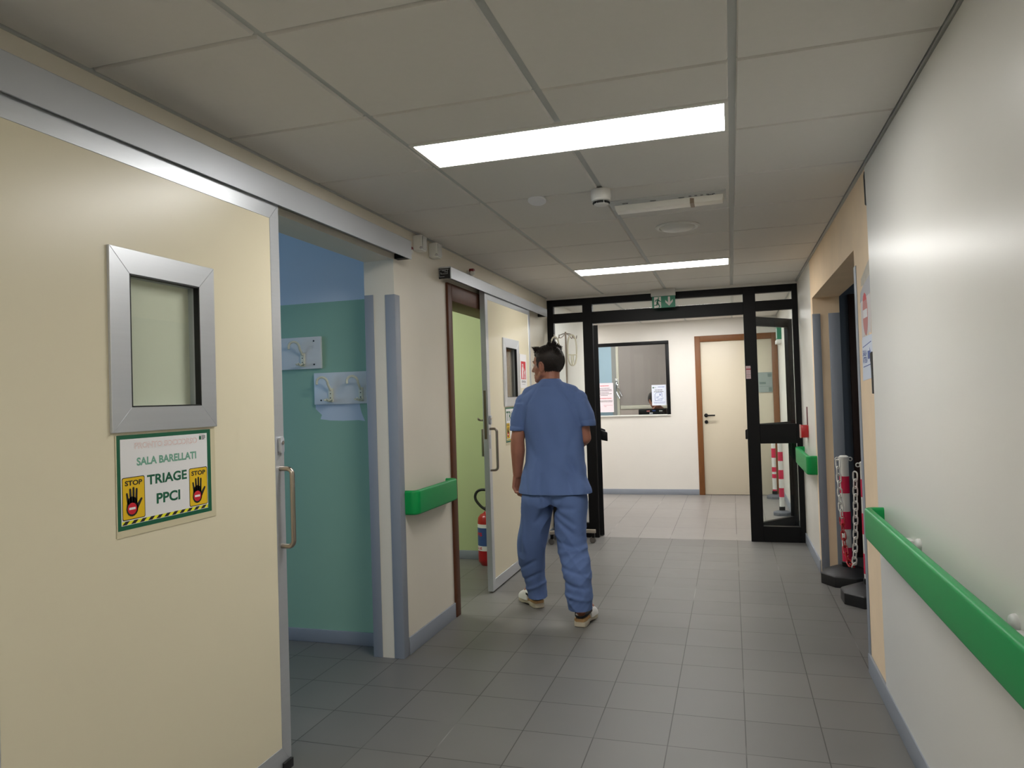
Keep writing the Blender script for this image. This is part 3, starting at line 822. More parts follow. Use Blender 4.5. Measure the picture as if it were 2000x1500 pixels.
# fire extinguisher notice on the second sliding door
F = ((-1.675, 5.80, 1.47), Y, Z, X)
b = MB()
b.prism(rect(0, 0, 0.20, 0.285), F, 0, 0.0008, 0)
b.prism(rect(0.03, 0.075, 0.17, 0.225), F, 0, 0.0012, 1)
b.prism(capsule((0.073, 0.095), (0.073, 0.165), 0.017), F, 0, 0.0016, 0)
b.prism(rect(0.066, 0.175, 0.080, 0.198), F, 0, 0.0016, 0)
b.prism(rect(0.058, 0.196, 0.098, 0.203), F, 0, 0.0016, 0)
b.prism(capsule((0.095, 0.198), (0.104, 0.15), 0.004), F, 0, 0.0016, 0)
for p, q, r_ in (((0.135, 0.09), (0.135, 0.13), 0.014), ((0.135, 0.12), (0.128, 0.165), 0.010), ((0.142, 0.12), (0.150, 0.15), 0.007), ((0.124, 0.12), (0.118, 0.14), 0.006)):
    b.prism(capsule(p, q, r_, r_ * 0.3), F, 0, 0.0016, 0)
put_text(b, 'ESTINTORE', F, 0.04, 0.045, 0.12, 0.018, 0.0012, 2, 0.02)
b.prism(rect(0.05, 0.03, 0.15, 0.032), F, 0, 0.001, 2)
tag(b.build('extinguisher_notice', [PAPER, REDI, INK], smooth=0), 'white notice with a red fire extinguisher symbol on the farther sliding door', 'sign')

# ------------------------------------------------------------------ green handrails
def rail_profile(d, z0, z1, r=0.012):
    # (depth from wall, z); face plate 3.6 cm thick, outer edge at d
    return rrect(d - 0.036, z0, d, z1, r, 4)
def handrail(name, wall_x, sgn, y0, y1, z0, z1, d, label, cap0=True, cap1=True):
    """rail on wall x=wall_x projecting sgn*d; capped returns to the wall at y0/y1."""
    o = thing(name, label, 'handrail', (wall_x, (y0 + y1) / 2, z0))
    R = 0.045
    def sweep(path):
        rings = []
        N = len(path)
        for i, (p, nrm) in enumerate(path):
            # profile in the plane spanned by nrm (outward) and Z
            ring = [Vector(p) + Vector(nrm) * a + Z * zz for a, zz in rrect(-0.032, z0, 0.0, z1, 0.012, 4)]
            rings.append(ring)
        return rings
    out = X * sgn
    ya, yb = (y0 + R if cap0 else y0), (y1 - R if cap1 else y1)
    base_pt = lambda y, dd: Vector((wall_x, y, 0)) + out * dd
    MB().loft(sweep([(base_pt(ya, d), out), (base_pt(yb, d), out)])).build('bar', GREEN, o, smooth=40)
    for on, yy, s in ((cap0, y0, -1), (cap1, y1, 1)):
        if not on: continue
        yc = yy - s * R
        path = []
        for k in range(9):
            a = pi / 2 * k / 8
            nrm = out * cos(a) + Y * (s * sin(a))
            path.append((base_pt(yc, d - R) + nrm * R, nrm))
        path.append((base_pt(yc, 0.0) + Y * (s * R), Y * s))
        MB().loft(sweep(path)).build('end_cap', mat('green_cap_plastic', (12, 144, 72), 0.36, spec=0.3), o, smooth=40)
    n = max(1, int((y1 - y0) / 0.9))
    for k in range(n):
        y = y0 + (y1 - y0) * (k + 0.5) / n
        b = MB(); b.box(min(wall_x, wall_x + sgn * (d - 0.03)), max(wall_x, wall_x + sgn * (d - 0.03)), y - 0.03, y + 0.03, (z0 + z1) / 2 - 0.04, (z0 + z1) / 2 + 0.03)
        b.build('bracket', GPL, o, bevel=0.004)
    return o
handrail('handrail', XL, 1, 3.655, 4.29, 0.764, 0.898, 0.078, 'short green handrail on the left wall between the two doorways')
handrail('handrail', XR - 0.007, -1, -0.8, 3.41, 0.750, 0.880, 0.078, 'long green handrail on the near right wall', cap0=False)
handrail('handrail', XR, -1, 5.93, 6.95, 0.736, 0.880, 0.078, 'short green handrail between the right opening and the glazed doors')
for y, lab in ((2.776, 'small grey wall button above the long green handrail, farther from the viewer'), (1.902, 'small grey wall button above the long green handrail, nearest the viewer')):
    b = MB(); b.lathe([(0, 0), (0.022, 0), (0.022, -0.006), (0.019, -0.012), (0.012, -0.016), (0, -0.017)], (XR - 0.007, y, 0.846), 28, axis='x')
    tag(b.build('wall_button', GPL), lab, 'wall button', group='grey wall buttons above the rail')

# ------------------------------------------------------------------ glazed partition
o = thing('glazed_partition', 'black framed glazed partition across the end of the corridor', 'partition', (-0.57, Y_END, 0))
y0, y1 = 7.055, 7.115
b = MB()
b.box(-1.739, -1.675, y0, y1, 0, 2.352); b.box(-1.38, -1.284, y0, y1, 0, 2.352); b.box(0.13, 0.24, y0, y1, 0, 2.352); b.box(0.555, 0.603, y0, y1, 0, 2.352)
for xa, xb in ((-1.675, -1.38), (-1.284, 0.13), (0.24, 0.555)):
    b.box(xa, xb, y0, y1, 2.286, 2.352)
    b.box(xa, xb, y0, y1, 2.098 if xa == -1.284 else 2.122, 2.213)
    if xa != -1.284:
        b.box(xa, xb, y0, y1, 0, 0.142); b.box(xa, xb, y0, y1, 0.90, 1.078)
b.build('frame', BLACK, o, bevel=0.002, seg=1)
for xa, xb, z0, z1 in ((-1.675, -1.38, 2.213, 2.286), (-1.284, 0.13, 2.213, 2.286), (0.24, 0.555, 2.213, 2.286), (-1.675, -1.38, 1.078, 2.122), (-1.675, -1.38, 0.142, 0.90), (0.24, 0.555, 1.078, 2.122), (0.24, 0.555, 0.142, 0.90)):
    MB().box(xa, xb, 7.08, 7.086, z0, z1).build('pane', GLASS, o)
F = ((0.135, y0, 1.50), X, Z, -Y)
b = MB(); b.prism(rect(0, 0, 0.042, 0.118), F, 0, 0.0006, 0)
b.prism(rect(0.002, 0.083, 0.042, 0.094), F, 0, 0.0009, 1); b.prism(rect(0.004, 0.037, 0.040, 0.039), F, 0, 0.0009, 2)
for z in (0.012, 0.02, 0.026, 0.05, 0.06, 0.07, 0.103): b.prism(rect(0.008, z, 0.034, z + 0.0022), F, 0, 0.0008, 3)
tag(b.build('door_sticker', [mat('pinkish_sticker', (196, 172, 176), 0.5), mat('sticker_red', (150, 40, 52), 0.5), DARK, mat('sticker_grey_print', (150, 116, 122), 0.5)], smooth=0), 'small pinkish sticker with red bands on the right black door post', 'sticker')
b = MB()
b.box(XL, -1.675, 7.03, 7.055, 2.352, 2.37); b.box(-1.74, 0.604, 7.055, 7.115, 2.352, 2.38)
structure('trim_6', b, [WPL], 'thin pale strip between the black frame and the ceiling', 'trim')

def leaf(hx, ang, label):
    """door leaf hinged at (hx, 7.115); ang = direction of the leaf from +X, local x runs along the leaf."""
    o = thing('swing_door', label, 'door', (hx, 7.135, 0), ang, kind='thing')
    W_ = 0.69; s = 0.075; T0, T1 = -0.022, 0.022
    b = MB()
    b.box(0, s, T0, T1, 0.012, 2.086); b.box(W_ - s, W_, T0, T1, 0.012, 2.086)
    for z0, z1 in ((0.012, 0.15), (0.90, 1.075), (2.0, 2.086)): b.box(s, W_ - s, T0, T1, z0, z1)
    b.build('frame', BLACK, o, bevel=0.002, seg=1, local=True)
    MB().box(s, W_ - s, -0.003, 0.003, 0.15, 0.90).build('pane', GLASS, o, local=True)
    MB().box(s, W_ - s, -0.003, 0.003, 1.075, 2.0).build('pane', GLASS, o, local=True)
    return o
lf = leaf(0.155, radians(52), 'right black glazed door leaf standing open beyond the partition')
def panic(lf, side):
    b = MB(); q = 0.055 * side
    b.tube([(0.05, q, 0.985), (0.64, q, 0.985)], 0.016, 12)
    pb = b.build('push_bar', BLACK, lf, local=True)
    for x in (0.055, 0.64):
        b = MB(); b.hexa([(x - 0.02, 0.02 * side, 0.945), (x + 0.02, 0.02 * side, 0.945), (x + 0.02, 0.085 * side, 0.93), (x - 0.02, 0.085 * side, 0.93), (x - 0.02, 0.02 * side, 1.045), (x + 0.02, 0.02 * side, 1.045), (x + 0.02, 0.085 * side, 1.02), (x - 0.02, 0.085 * side, 1.02)])
        b.build('bar_end', BLACK, pb, bevel=0.008, local=True)
panic(lf, 1)
lf = leaf(-1.268, radians(101.5), 'left black glazed door leaf folded back beyond the partition')
panic(lf, -1)

# exit sign
o = thing('exit_sign', 'green exit sign with running figure and down arrow hung before the glazed doors', 'exit sign', (-0.58, 6.93, 2.19))
MB().box(-0.694, -0.468, 6.915, 6.95, 2.302, CH).build('housing', GPL, o, bevel=0.004)
b = MB(); b.box(-0.686, -0.472, 6.929, 6.937, 2.193, 2.303, 0)
F = ((-0.686, 6.929, 2.193), X, Z, -Y)
pw, ph = 0.214, 0.11
U = lambda x, y: (x * pw, (1 - y) * ph)
def cap2(p, q, r, r2=None, m=1): b.prism(capsule(U(*p), U(*q), r, r2), F, 0, 0.0008, m)
b.prism([U(0.09, 0.06), U(0.39, 0.05), U(0.39, 0.98), U(0.09, 0.99)], F, 0, 0.0004, 1)
def fig(p, q, r, r2=None): b.prism(capsule(U(*p), U(*q), r, r2), F, 0, 0.0008, 0)
b.prism(disc(*U(0.285, 0.16), 0.0065), F, 0, 0.0008, 0)
fig((0.26, 0.31), (0.225, 0.55), 0.009, 0.008)
fig((0.25, 0.29), (0.165, 0.32), 0.0042); fig((0.165, 0.32), (0.14, 0.43), 0.0038)
fig((0.28, 0.30), (0.33, 0.43), 0.0042); fig((0.33, 0.43), (0.385, 0.45), 0.0036)
fig((0.225, 0.55), (0.205, 0.74), 0.0058, 0.005); fig((0.205, 0.74), (0.11, 0.76), 0.0048, 0.0042)
fig((0.235, 0.55), (0.29, 0.73), 0.006, 0.005); fig((0.29, 0.73), (0.335, 0.88), 0.005, 0.0042); fig((0.335, 0.88), (0.29, 0.94), 0.004)
b.prism([U(0.69, 0.08), U(0.78, 0.08), U(0.785, 0.50), U(0.69, 0.50)], F, 0, 0.0006, 1)
b.prism([U(0.575, 0.36), U(0.735, 0.64), U(0.735, 0.86), U(0.575, 0.55)], F, 0, 0.0006, 1)
b.prism([U(0.735, 0.64), U(0.895, 0.32), U(0.895, 0.52), U(0.735, 0.86)], F, 0, 0.0006, 1)
b.prism([U(0.69, 0.48), U(0.785, 0.48), U(0.765, 0.68), U(0.705, 0.68)], F, 0, 0.0006, 1)
b.build('panel', [EXITG, mat('exit_sign_white', (206, 204, 200), 0.4)], o, smooth=0)

# ------------------------------------------------------------------ drip stand
sx, sy = -1.497, 6.79
o = thing('drip_stand', 'steel drip stand on castors before the left glazed panel', 'drip stand', (sx, sy, 0))
b = MB(); b.cyl((sx, sy, 0.11), (sx, sy, 1.02), 0.0125); b.build('lower_pole', STEEL, o)
b = MB(); b.cyl((sx, sy, 1.0), (sx, sy, 2.005), 0.0085); b.build('upper_pole', STEEL, o)
MB().lathe([(0, 0.0), (0.018, 0.0), (0.02, 0.02), (0.018, 0.05), (0.0, 0.05)], (sx, sy, 0.99), 20).build('collar', BLACK, o)
b = MB()
b.tube(smooth_path([(sx - 0.115, sy, 1.985), (sx - 0.10, sy, 1.945), (sx - 0.07, sy, 1.95), (sx - 0.06, sy, 1.975), (sx, sy, 1.99), (sx + 0.06, sy, 1.975), (sx + 0.075, sy, 1.945), (sx + 0.10, sy, 1.935), (sx + 0.108, sy, 1.965)]), 0.004, 8)
b.tube(smooth_path([(sx - 0.045, sy - 0.09, 1.975), (sx - 0.04, sy - 0.085, 1.945), (sx - 0.025, sy - 0.06, 1.95), (sx, sy, 1.985), (sx + 0.025, sy + 0.06, 1.97), (sx + 0.04, sy + 0.09, 1.945), (sx + 0.045, sy + 0.1, 1.97)]), 0.004, 8)
b.build('hooks', STEEL, o)
b = MB()
for a in (0.0, 2 * pi / 5, 4 * pi / 5, 6 * pi / 5, 8 * pi / 5):
    d_ = Vector((cos(a), sin(a), 0)); s_ = Vector((-sin(a), cos(a), 0)); c_ = Vector((sx, sy, 0))
    p0, p1 = c_, c_ + d_ * 0.228
    b.hexa([p0 - s_ * 0.013 + Z * 0.095, p0 + s_ * 0.013 + Z * 0.095, p1 + s_ * 0.013 + Z * 0.095, p1 - s_ * 0.013 + Z * 0.095, p0 - s_ * 0.013 + Z * 0.128, p0 + s_ * 0.013 + Z * 0.128, p1 + s_ * 0.013 + Z * 0.128, p1 - s_ * 0.013 + Z * 0.128])
b.build('base', mat('dull_base_metal', (176, 168, 156), 0.4, 0.6), o, bevel=0.002)
for a in (0.0, 2 * pi / 5, 4 * pi / 5, 6 * pi / 5, 8 * pi / 5):
    q = Vector((sx, sy, 0)) + Vector((cos(a), sin(a), 0)) * 0.205
    b = MB(); b.box(q.x - 0.014, q.x + 0.014, q.y - 0.014, q.y + 0.014, 0.052, 0.095); cs = b.build('castor', BLACK, o, bevel=0.003)
    b = MB(); b.lathe([(0, -0.012), (0.026, -0.012), (0.03, -0.006), (0.03, 0.006), (0.026, 0.012), (0, 0.012)], (q.x - 0.006, q.y, 0.03), 24, axis='y'); b.build('wheel', mat('grey_wheel', (92, 88, 84), 0.5), cs)
def bottle_holder(hx, hy, ztop, label):
    o = thing('bottle_holder', label, 'bottle holder', (hx, hy, ztop - 0.3), group='cream bottle holders on the drip stand')
    zc = ztop - 0.145; rx, rz = 0.043, 0.145
    ring = []
    for k in range(40):
        a = 2 * pi * k / 40
        ca, sa = cos(a), sin(a)
        ring.append((hx + rx * math.copysign(abs(ca) ** 0.8, ca), hy, zc + rz * math.copysign(abs(sa) ** 0.85, sa)))
    MB().tube(ring, 0.0075, 10, closed=True).build('loop', CRPL, o)
    b = MB(); b.tube(arc((hx, hy, zc - 0.045), 0.041, 0, 2 * pi, 24, (X, Y))[:-1], 0.0035, 8, closed=True); b.build('ring', CRPL, o)
    b = MB()
    for a in (pi / 2, -pi / 2): b.tube(smooth_path([(hx, hy + 0.041 * sin(a), zc - 0.045), (hx, hy + 0.036 * sin(a), zc - 0.105), (hx, hy, zc - 0.143)]), 0.006, 8)
    b.build('cradle', CRPL, o)
bottle_holder(sx + 0.062, sy - 0.012, 1.972, 'cream bottle holder on the right hook of the drip stand')
bottle_holder(sx - 0.105, sy - 0.012, 1.962, 'cream bottle holder on the left hook of the drip stand, partly behind the head')

# ------------------------------------------------------------------ right wall details
F = ((XR, 3.80, 1.42), -Y, Z, -X)       # u runs towards the viewer
b = MB()
b.prism([(0.0, 0.0), (0.275, 0.012), (0.285, 0.10), (0.28, 0.205), (0.03, 0.205), (0.012, 0.19)], F, 0, 0.0012, 0)
b.prism([(0.03, 0.155), (0.245, 0.172), (0.245, 0.176), (0.03, 0.159)], F, 0, 0.0015, 1)
b.prism([(0.03, 0.062), (0.245, 0.072), (0.245, 0.076), (0.03, 0.066)], F, 0, 0.0015, 1)
put_text(b, 'SALA', F, 0.025, 0.115, 0.10, 0.028, 0.0018, 1, 0.02)
put_text(b, 'ATTESA', F, 0.025, 0.082, 0.115, 0.028, 0.0018, 1, 0.02)
b.prism([(0.15, 0.098), (0.20, 0.098), (0.20, 0.082), (0.235, 0.118), (0.20, 0.15), (0.20, 0.135), (0.15, 0.135)], F, 0, 0.0015, 1)
tag(b.build('paper_notice', [PAPERB, BLUEI], smooth=0), 'white paper notice with blue arrow taped on the beige plaster', 'notice')
F = ((XR, 3.80, 1.60), -Y, Z, -X)
b = MB()
b.prism([(0.02, 0.0), (0.05, 0.03), (0.06, 0.0), (0.09, 0.035), (0.10, 0.03), (0.12, 0.0), (0.135, 0.035), (0.16, 0.032), (0.18, 0.0), (0.20, 0.04), (0.25, 0.03), (0.275, 0.20), (0.22, 0.215), (0.05, 0.205), (0.012, 0.19)], F, 0, 0.0008, 0)
b.prism([(0.0, 0.192), (0.285, 0.21), (0.29, 0.29), (0.18, 0.275), (0.09, 0.26), (0.02, 0.235)], F, 0, 0.0010, 3)
b.prism(disc(0.125, 0.127, 0.062, ry=0.098), F, 0, 0.0014, 1)
b.prism([(0.078, 0.19), (0.172, 0.19), (0.158, 0.213), (0.125, 0.226), (0.092, 0.213)], F, 0, 0.0018, 4)
b.prism(rect(0.072, 0.110, 0.178, 0.148), F, 0, 0.0018, 2)
tag(b.build('no_entry_poster', [mat('faded_poster_paper', (214, 206, 204), 0.6), FADER, PAPER, mat('grey_tape', (172, 170, 174), 0.5), REDI], smooth=0), 'torn faded poster with a red no entry disc above the paper notice', 'poster')
F = ((XR, 0, 0), Y, Z, -X)
GLUE = mat('dark_glue_residue', (52, 50, 48), 0.8, var=0.3, vscale=40)
b = MB(); b.prism([(3.51, 2.19), (3.535, 2.20), (3.545, 2.33), (3.525, 2.345), (3.512, 2.30)], F, 0, 0.008)
tag(b.build('glue_strip', GLUE), 'dark strip at the top edge of the white wall sheet', 'residue')
b = MB(); b.prism([(3.512, 1.36), (3.54, 1.36), (3.545, 1.46), (3.56, 1.54), (3.515, 1.545)], F, 0, 0.008)
tag(b.build('glue_strip', GLUE), 'dark strip beside the paper notice on the right', 'residue')
# patch of scraped plaster above the poster
b = MB(); b.prism([(3.55, 1.86), (3.76, 1.865), (3.75, 1.90), (3.66, 1.925), (3.53, 1.96), (3.52, 1.90)], F, 0, 0.0006)
structure('wall_right_patch', b, [mat('scraped_plaster', (198, 190, 176), 0.85, var=0.2, vscale=25)], 'scraped pale patch of plaster above the no entry poster', 'wall')

# red call box
o = thing('red_call_box', 'small red box with a dark strip on the white wall beside the black frame', 'alarm box', (XR, 6.55, 0.99))
MB().box(XR - 0.058, XR, 6.50, 6.60, 0.985, 1.088).build('box', REDP, o, bevel=0.004)
MB().box(XR - 0.006, XR, 6.535, 6.575, 1.088, 1.24).build('conduit', mat('dark_red_conduit', (88, 22, 30), 0.5), o, bevel=0.002)
MB().box(XR - 0.064, XR - 0.058, 6.505, 6.595, 0.982, 1.092).build('faceplate', mat('pale_faceplate', (190, 150, 140), 0.5), o)

# ------------------------------------------------------------------ red and white posts
def post(cx, cy, ztop, r, bands, label, rb, rot, base_m, n_side=8, hb=0.10):
    o = thing('barrier_post', label, 'barrier post', (cx, cy, 0), group='red and white barrier posts')
    b = MB()
    P_ = lambda rr, z: [(cx + rr * cos(rot + 2 * pi * k / n_side), cy + rr * sin(rot + 2 * pi * k / n_side), z) for k in range(n_side)]
    b.loft([P_(rb, 0), P_(rb, hb * 0.7), P_(rb * 0.93, hb * 0.8), P_(rb * 0.45, hb * 1.15), P_(rb * 0.2, hb * 1.2)])
    b.build('base', base_m, o, bevel=0.003, smooth=20)
    b = MB(); b.cyl((cx, cy, hb), (cx, cy, ztop), r, n=28); b.build('tube', WPL, o)
    for z0, z1 in bands: MB().tube([(cx, cy, z0), (cx, cy, z1)], r + 0.0008, 28, cap=False).build('red_band', REDM, o)
    MB().lathe([(0, 0), (r + 0.006, 0), (r + 0.006, 0.04), (r + 0.001, 0.045), (0, 0.045)], (cx, cy, hb * 1.1), 24).build('collar', BLACK, o)
    b = MB(); b.lathe([(0, 0), (r + 0.003, 0), (r + 0.003, 0.012), (r * 0.7, 0.022), (0, 0.024)], (cx, cy, ztop - 0.01), 24)
    for s in (-1, 1): b.tube([Vector((cx, cy, ztop - 0.01)) + Vector((s * (r + 0.012 + 0.012 * cos(a)), 0, 0.012 * sin(a) - 0.004)) for a in [2 * pi * k / 14 for k in range(14)]], 0.0035, 8, closed=True)
    b.build('cap', WPL, o)
    return o
post(0.75, 5.66, 0.895, 0.032, [(0.64, 0.76), (0.385, 0.51), (0.125, 0.255)], 'red and white post with chain deeper inside the right opening', 0.185, radians(10), RUBBER)
post(0.812, 5.17, 0.90, 0.031, [(0.68, 0.795), (0.44, 0.575), (0.185, 0.315)], 'red and white post half hidden behind the near edge of the right opening', 0.180, radians(24), RUBBER)
# chain
o = thing('plastic_chain', 'red and white plastic chain hanging between the two barrier posts', 'chain', (0.74, 5.42, 0.1))
A_, B_ = Vector((0.706, 5.62, 0.875)), Vector((0.756, 5.20, 0.86))
cp = smooth_path([A_, (0.708, 5.60, 0.70), (0.712, 5.58, 0.50), (0.720, 5.55, 0.30), (0.732, 5.50, 0.20), (0.746, 5.43, 0.175), (0.751, 5.35, 0.22), (0.754, 5.29, 0.38), (0.756, 5.24, 0.6), B_], 30)
acc = [0.0]
for i in range(1, len(cp)): acc.append(acc[-1] + (cp[i] - cp[i - 1]).length)
LP = 0.050
def link_mesh(m_):
    b = MB(); P_ = []
    for k in range(20):
        a = 2 * pi * k / 20
        P_.append((0.0155 * cos(a), 0, 0.0165 * sin(a) + (0.0155 if sin(a) > 0.01 else (-0.0155 if sin(a) < -0.01 else 0))))
    b.tube(P_, 0.0048, 8, closed=True)
    return b
first = {}
nl = int(acc[-1] / LP)
for q in range(nl):
    sd = (q + 0.5) * LP
    i = max(k for k in range(len(acc) - 1) if acc[k] <= sd)
    tt = (sd - acc[i]) / max(1e-6, acc[i + 1] - acc[i])
    p = cp[i].lerp(cp[i + 1], tt); tg = (cp[i + 1] - cp[i]).normalized()
    col_ = 'red' if 8 <= q < 16 else 'white'
    if col_ not in first:
        ob = link_mesh(0).build('chain_link', REDP if col_ == 'red' else WPL, o, local=True)
        first[col_] = ob
    else:
        ob = first[col_].copy(); COL.objects.link(ob); ob.parent = o
    rot = tg.to_track_quat('Z', 'Y').to_matrix() @ Matrix.Rotation(radians(45 + 90 * (q % 2)), 3, 'Z')
    ob.matrix_local = Matrix.Translation(p - ORIGIN[o.name]) @ rot.to_4x4()
# posts in the far hall
post(0.49, 9.92, 0.93, 0.026, [(0.80, 0.93), (0.52, 0.64), (0.34, 0.40), (0.26, 0.31), (0.085, 0.115)], 'red and white post in the far corner of the hall, seen through the glass', 0.108, radians(22), mat('grey_post_base', (96, 98, 104), 0.6), hb=0.045)
post(0.495, 8.60, 0.92, 0.026, [(0.60, 0.70), (0.40, 0.50), (0.20, 0.30)], 'red and white post in the hall nearer the open glazed leaf', 0.10, radians(22), mat('grey_post_base', (96, 98, 104), 0.6), hb=0.045)

# ------------------------------------------------------------------ far hall door, window, notices
d = thing('door_1', 'cream door with a tan wooden frame at the end of the hall', 'door', (0.07, FW, 0), kind='structure')
b = MB()
b.box(-0.458, -0.385, FW - 0.015, FW + 0.06, 0, 2.15); b.box(0.528, 0.60, FW - 0.015, FW + 0.06, 0, 2.15); b.box(-0.385, 0.528, FW - 0.015, FW + 0.06, 2.07, 2.15)
b.build('door_frame', TAN, d, bevel=0.004)
MB().box(-0.385, 0.528, FW + 0.008, FW + 0.05, 0.006, 2.07).build('door_leaf', CREAMD, d, bevel=0.002)
b = MB()
b.lathe([(0, 0), (0.026, 0), (0.026, -0.008), (0, -0.008)], (-0.338, FW + 0.008, 1.073), 24, axis='y')
b.tube(smooth_path([(-0.338, FW, 1.073), (-0.338, FW - 0.045, 1.073), (-0.325, FW - 0.055, 1.073), (-0.22, FW - 0.055, 1.073)], 4), 0.010, 10)
b.lathe([(0, 0), (0.024, 0), (0.024, -0.008), (0, -0.008)], (-0.338, FW + 0.008, 0.985), 24, axis='y')
b.build('door_handle', BLACK, d)
b = MB(); b.box(0.335, 0.52, FW - 0.004, FW + 0.004, 1.362, 1.627, 0)
for a in ((0.36, 0.44, 1.47, 1.50), (0.465, 0.515, 1.565, 1.61), (0.475, 0.515, 1.37, 1.43)): b.box(a[0], a[1], FW - 0.0055, FW - 0.004, a[2], a[3], 1)
b.box(0.335, 0.52, FW - 0.005, FW - 0.004, 1.44, 1.443, 1)
tag(b.build('door_plate', [mat('smoky_grey_plate', (142, 152, 148), 0.25), mat('plate_dark_print', (96, 112, 108), 0.4)], smooth=0), 'smoky grey plate mounted on the cream far door', 'plate')

wn = thing('window_2', 'black framed reception window in the far hall wall', 'window', (-1.5, FW, 1.1), kind='structure')
b = MB()
b.box(-2.25, -0.803, FW - 0.012, FW + 0.05, 2.068, 2.115); b.box(-0.85, -0.803, FW - 0.012, FW + 0.05, 1.097, 2.068); b.box(-2.25, -2.2, FW - 0.012, FW + 0.05, 1.097, 2.068)
b.build('window_frame', BLACK, wn, bevel=0.003)
MB().box(-2.2, -0.85, FW + 0.02, FW + 0.026, 1.097, 2.068).build('pane', GLASS, wn)
b = MB(); b.box(-2.25, -0.803, FW - 0.02, FW + 0.12, 1.082, 1.099); b.build('window_sill', WPL, wn, bevel=0.003)

def rows(b, F, spec, m):
    for x0, x1, z, h in spec:
        x = x0; rr = random.Random(int((x0 + z) * 9999))
        while x < x1:
            wd = min(x1 - x, 0.006 + 0.014 * rr.random())
            b.prism(rect(x, z, x + wd, z + h), F, 0, 0.0012, m); x += wd + 0.0035
F = ((-1.80, FW + 0.019, 1.148), X, Z, -Y)
b = MB(); b.prism(rect(0.0, 0, 0.212, 0.41), F, 0, 0.0008, 0)
rows(b, F, [(0.03, 0.15, 0.366, 0.011), (0.01, 0.185, 0.19, 0.009)], 1)
rows(b, F, [(0.02, 0.16, 0.335, 0.006), (0.015, 0.19, 0.315, 0.007), (0.015, 0.195, 0.297, 0.007), (0.02, 0.15, 0.275, 0.006), (0.015, 0.19, 0.256, 0.007), (0.03, 0.13, 0.235, 0.006), (0.015, 0.195, 0.158, 0.006), (0.015, 0.195, 0.144, 0.006)], 2)
rows(b, F, [(0.07, 0.195, 0.095, 0.005), (0.08, 0.11, 0.078, 0.008)], 3)
tag(b.build('paper_notice', [mat('pinkish_white_paper', (238, 226, 232), 0.6), mat('notice_red_print', (214, 76, 88), 0.5), INK, mat('pale_red_print', (214, 160, 168), 0.5)], smooth=0), 'white notice with red and black lines taped at the left of the reception window', 'notice')
F = ((-1.055, FW + 0.019, 1.226), X, Z, -Y)
b = MB(); b.prism(rect(0, 0, 0.195, 0.283), F, 0, 0.0008, 0)
b.prism(disc(0.022, 0.245, 0.010), F, 0, 0.0012, 1)
rows(b, F, [(0.085, 0.175, 0.25, 0.007)], 3)
rows(b, F, [(0.035, 0.06, 0.243, 0.005)], 1)
rows(b, F, [(0.042, 0.148, 0.207, 0.008), (0.03, 0.16, 0.185, 0.008)], 2)
for p in ([(0.042, 0.155), (0.065, 0.175)], [(0.065, 0.175), (0.135, 0.175)], [(0.135, 0.175), (0.138, 0.115)], [(0.042, 0.155), (0.042, 0.066)], [(0.042, 0.066), (0.135, 0.068)], [(0.135, 0.068), (0.136, 0.085)], [(0.06, 0.115), (0.10, 0.122)], [(0.06, 0.10), (0.09, 0.105)], [(0.078, 0.08), (0.155, 0.098)]):
    b.prism(capsule(p[0], p[1], 0.0022), F, 0, 0.0012, 3)
b.prism(disc(0.112, 0.155, 0.006), F, 0, 0.0012, 3); b.prism(rect(0.102, 0.136, 0.122, 0.146), F, 0, 0.0012, 3)
rows(b, F, [(0.025, 0.18, 0.045, 0.003), (0.025, 0.18, 0.038, 0.003), (0.03, 0.17, 0.028, 0.003)], 3)
tag(b.build('paper_notice', [PAPERB, SGREEN, INK, BLUEI], smooth=0), 'white notice with a blue document symbol at the right of the reception window', 'notice')

# reception office behind the window
w = MB()
w.box(-4.6, 0.6, 13.0, 13.1, 0, 2.6); w.box(-4.7, -4.6, FW, 13.1, 0, 2.6); w.box(0.55, 0.65, FW + 0.12, 13.1, 0, 2.6)
structure('wall_office', w, [WHITE], 'white walls of the office behind the reception window', 'wall')
structure('ceiling_office', MB().box(-4.7, 0.65, FW + 0.05, 13.1, 2.55, 2.65), [WHITE], 'white ceiling of the office behind the reception window', 'ceiling')
o = thing('office_ceiling_light', 'lit panel on the office ceiling', 'ceiling light', (-1.6, 11.6, 2.51))
MB().box(-2.4, -1.1, 10.55, 10.8, 2.515, 2.55).build('frame', WPL, o)
MB().box(-2.38, -1.12, 10.57, 10.78, 2.51, 2.517).build('diffuser', emit('lit_office_diffuser', (1.0, 0.98, 0.97), 16.0), o)
o = thing('office_screen', 'grey panelled office screen with cream rails behind the reception window', 'screen', (-1.2, 11.630, 0))
sc = lambda x: x * 1.08
MB().box(-1.712, -0.5, 11.620, 11.650, 0.02, 1.16).build('lower_panel', PINKB, o)
MB().box(-1.712, -0.5, 11.620, 11.650, 1.22, 2.4).build('upper_panel', GREYSC, o)
b = MB(); b.box(-1.755, -1.712, 11.605, 11.660, 0, 2.4); b.box(-1.70, -0.5, 11.608, 11.660, 1.155, 1.215); b.box(-0.5, -0.44, 11.605, 11.660, 0, 2.4); b.box(-1.755, -0.44, 11.605, 11.660, 2.4, 2.45)
b.build('frame', mat('cream_rail', (228, 222, 204), 0.4), o, bevel=0.004)
b = MB(); b.tube(smooth_path([(-1.745, 11.600, 1.62), (-1.745, 11.550, 1.58), (-1.75, 11.540, 1.45), (-1.70, 11.540, 1.33)]), 0.012, 10); b.tube(smooth_path([(-1.745, 11.590, 1.60), (-1.72, 11.550, 1.50), (-1.66, 11.540, 1.36)]), 0.008, 8); b.box(-1.77, -1.72, 11.580, 11.605, 1.55, 1.65)
b.build('handle', CHROME, o, label='chrome lever handle')
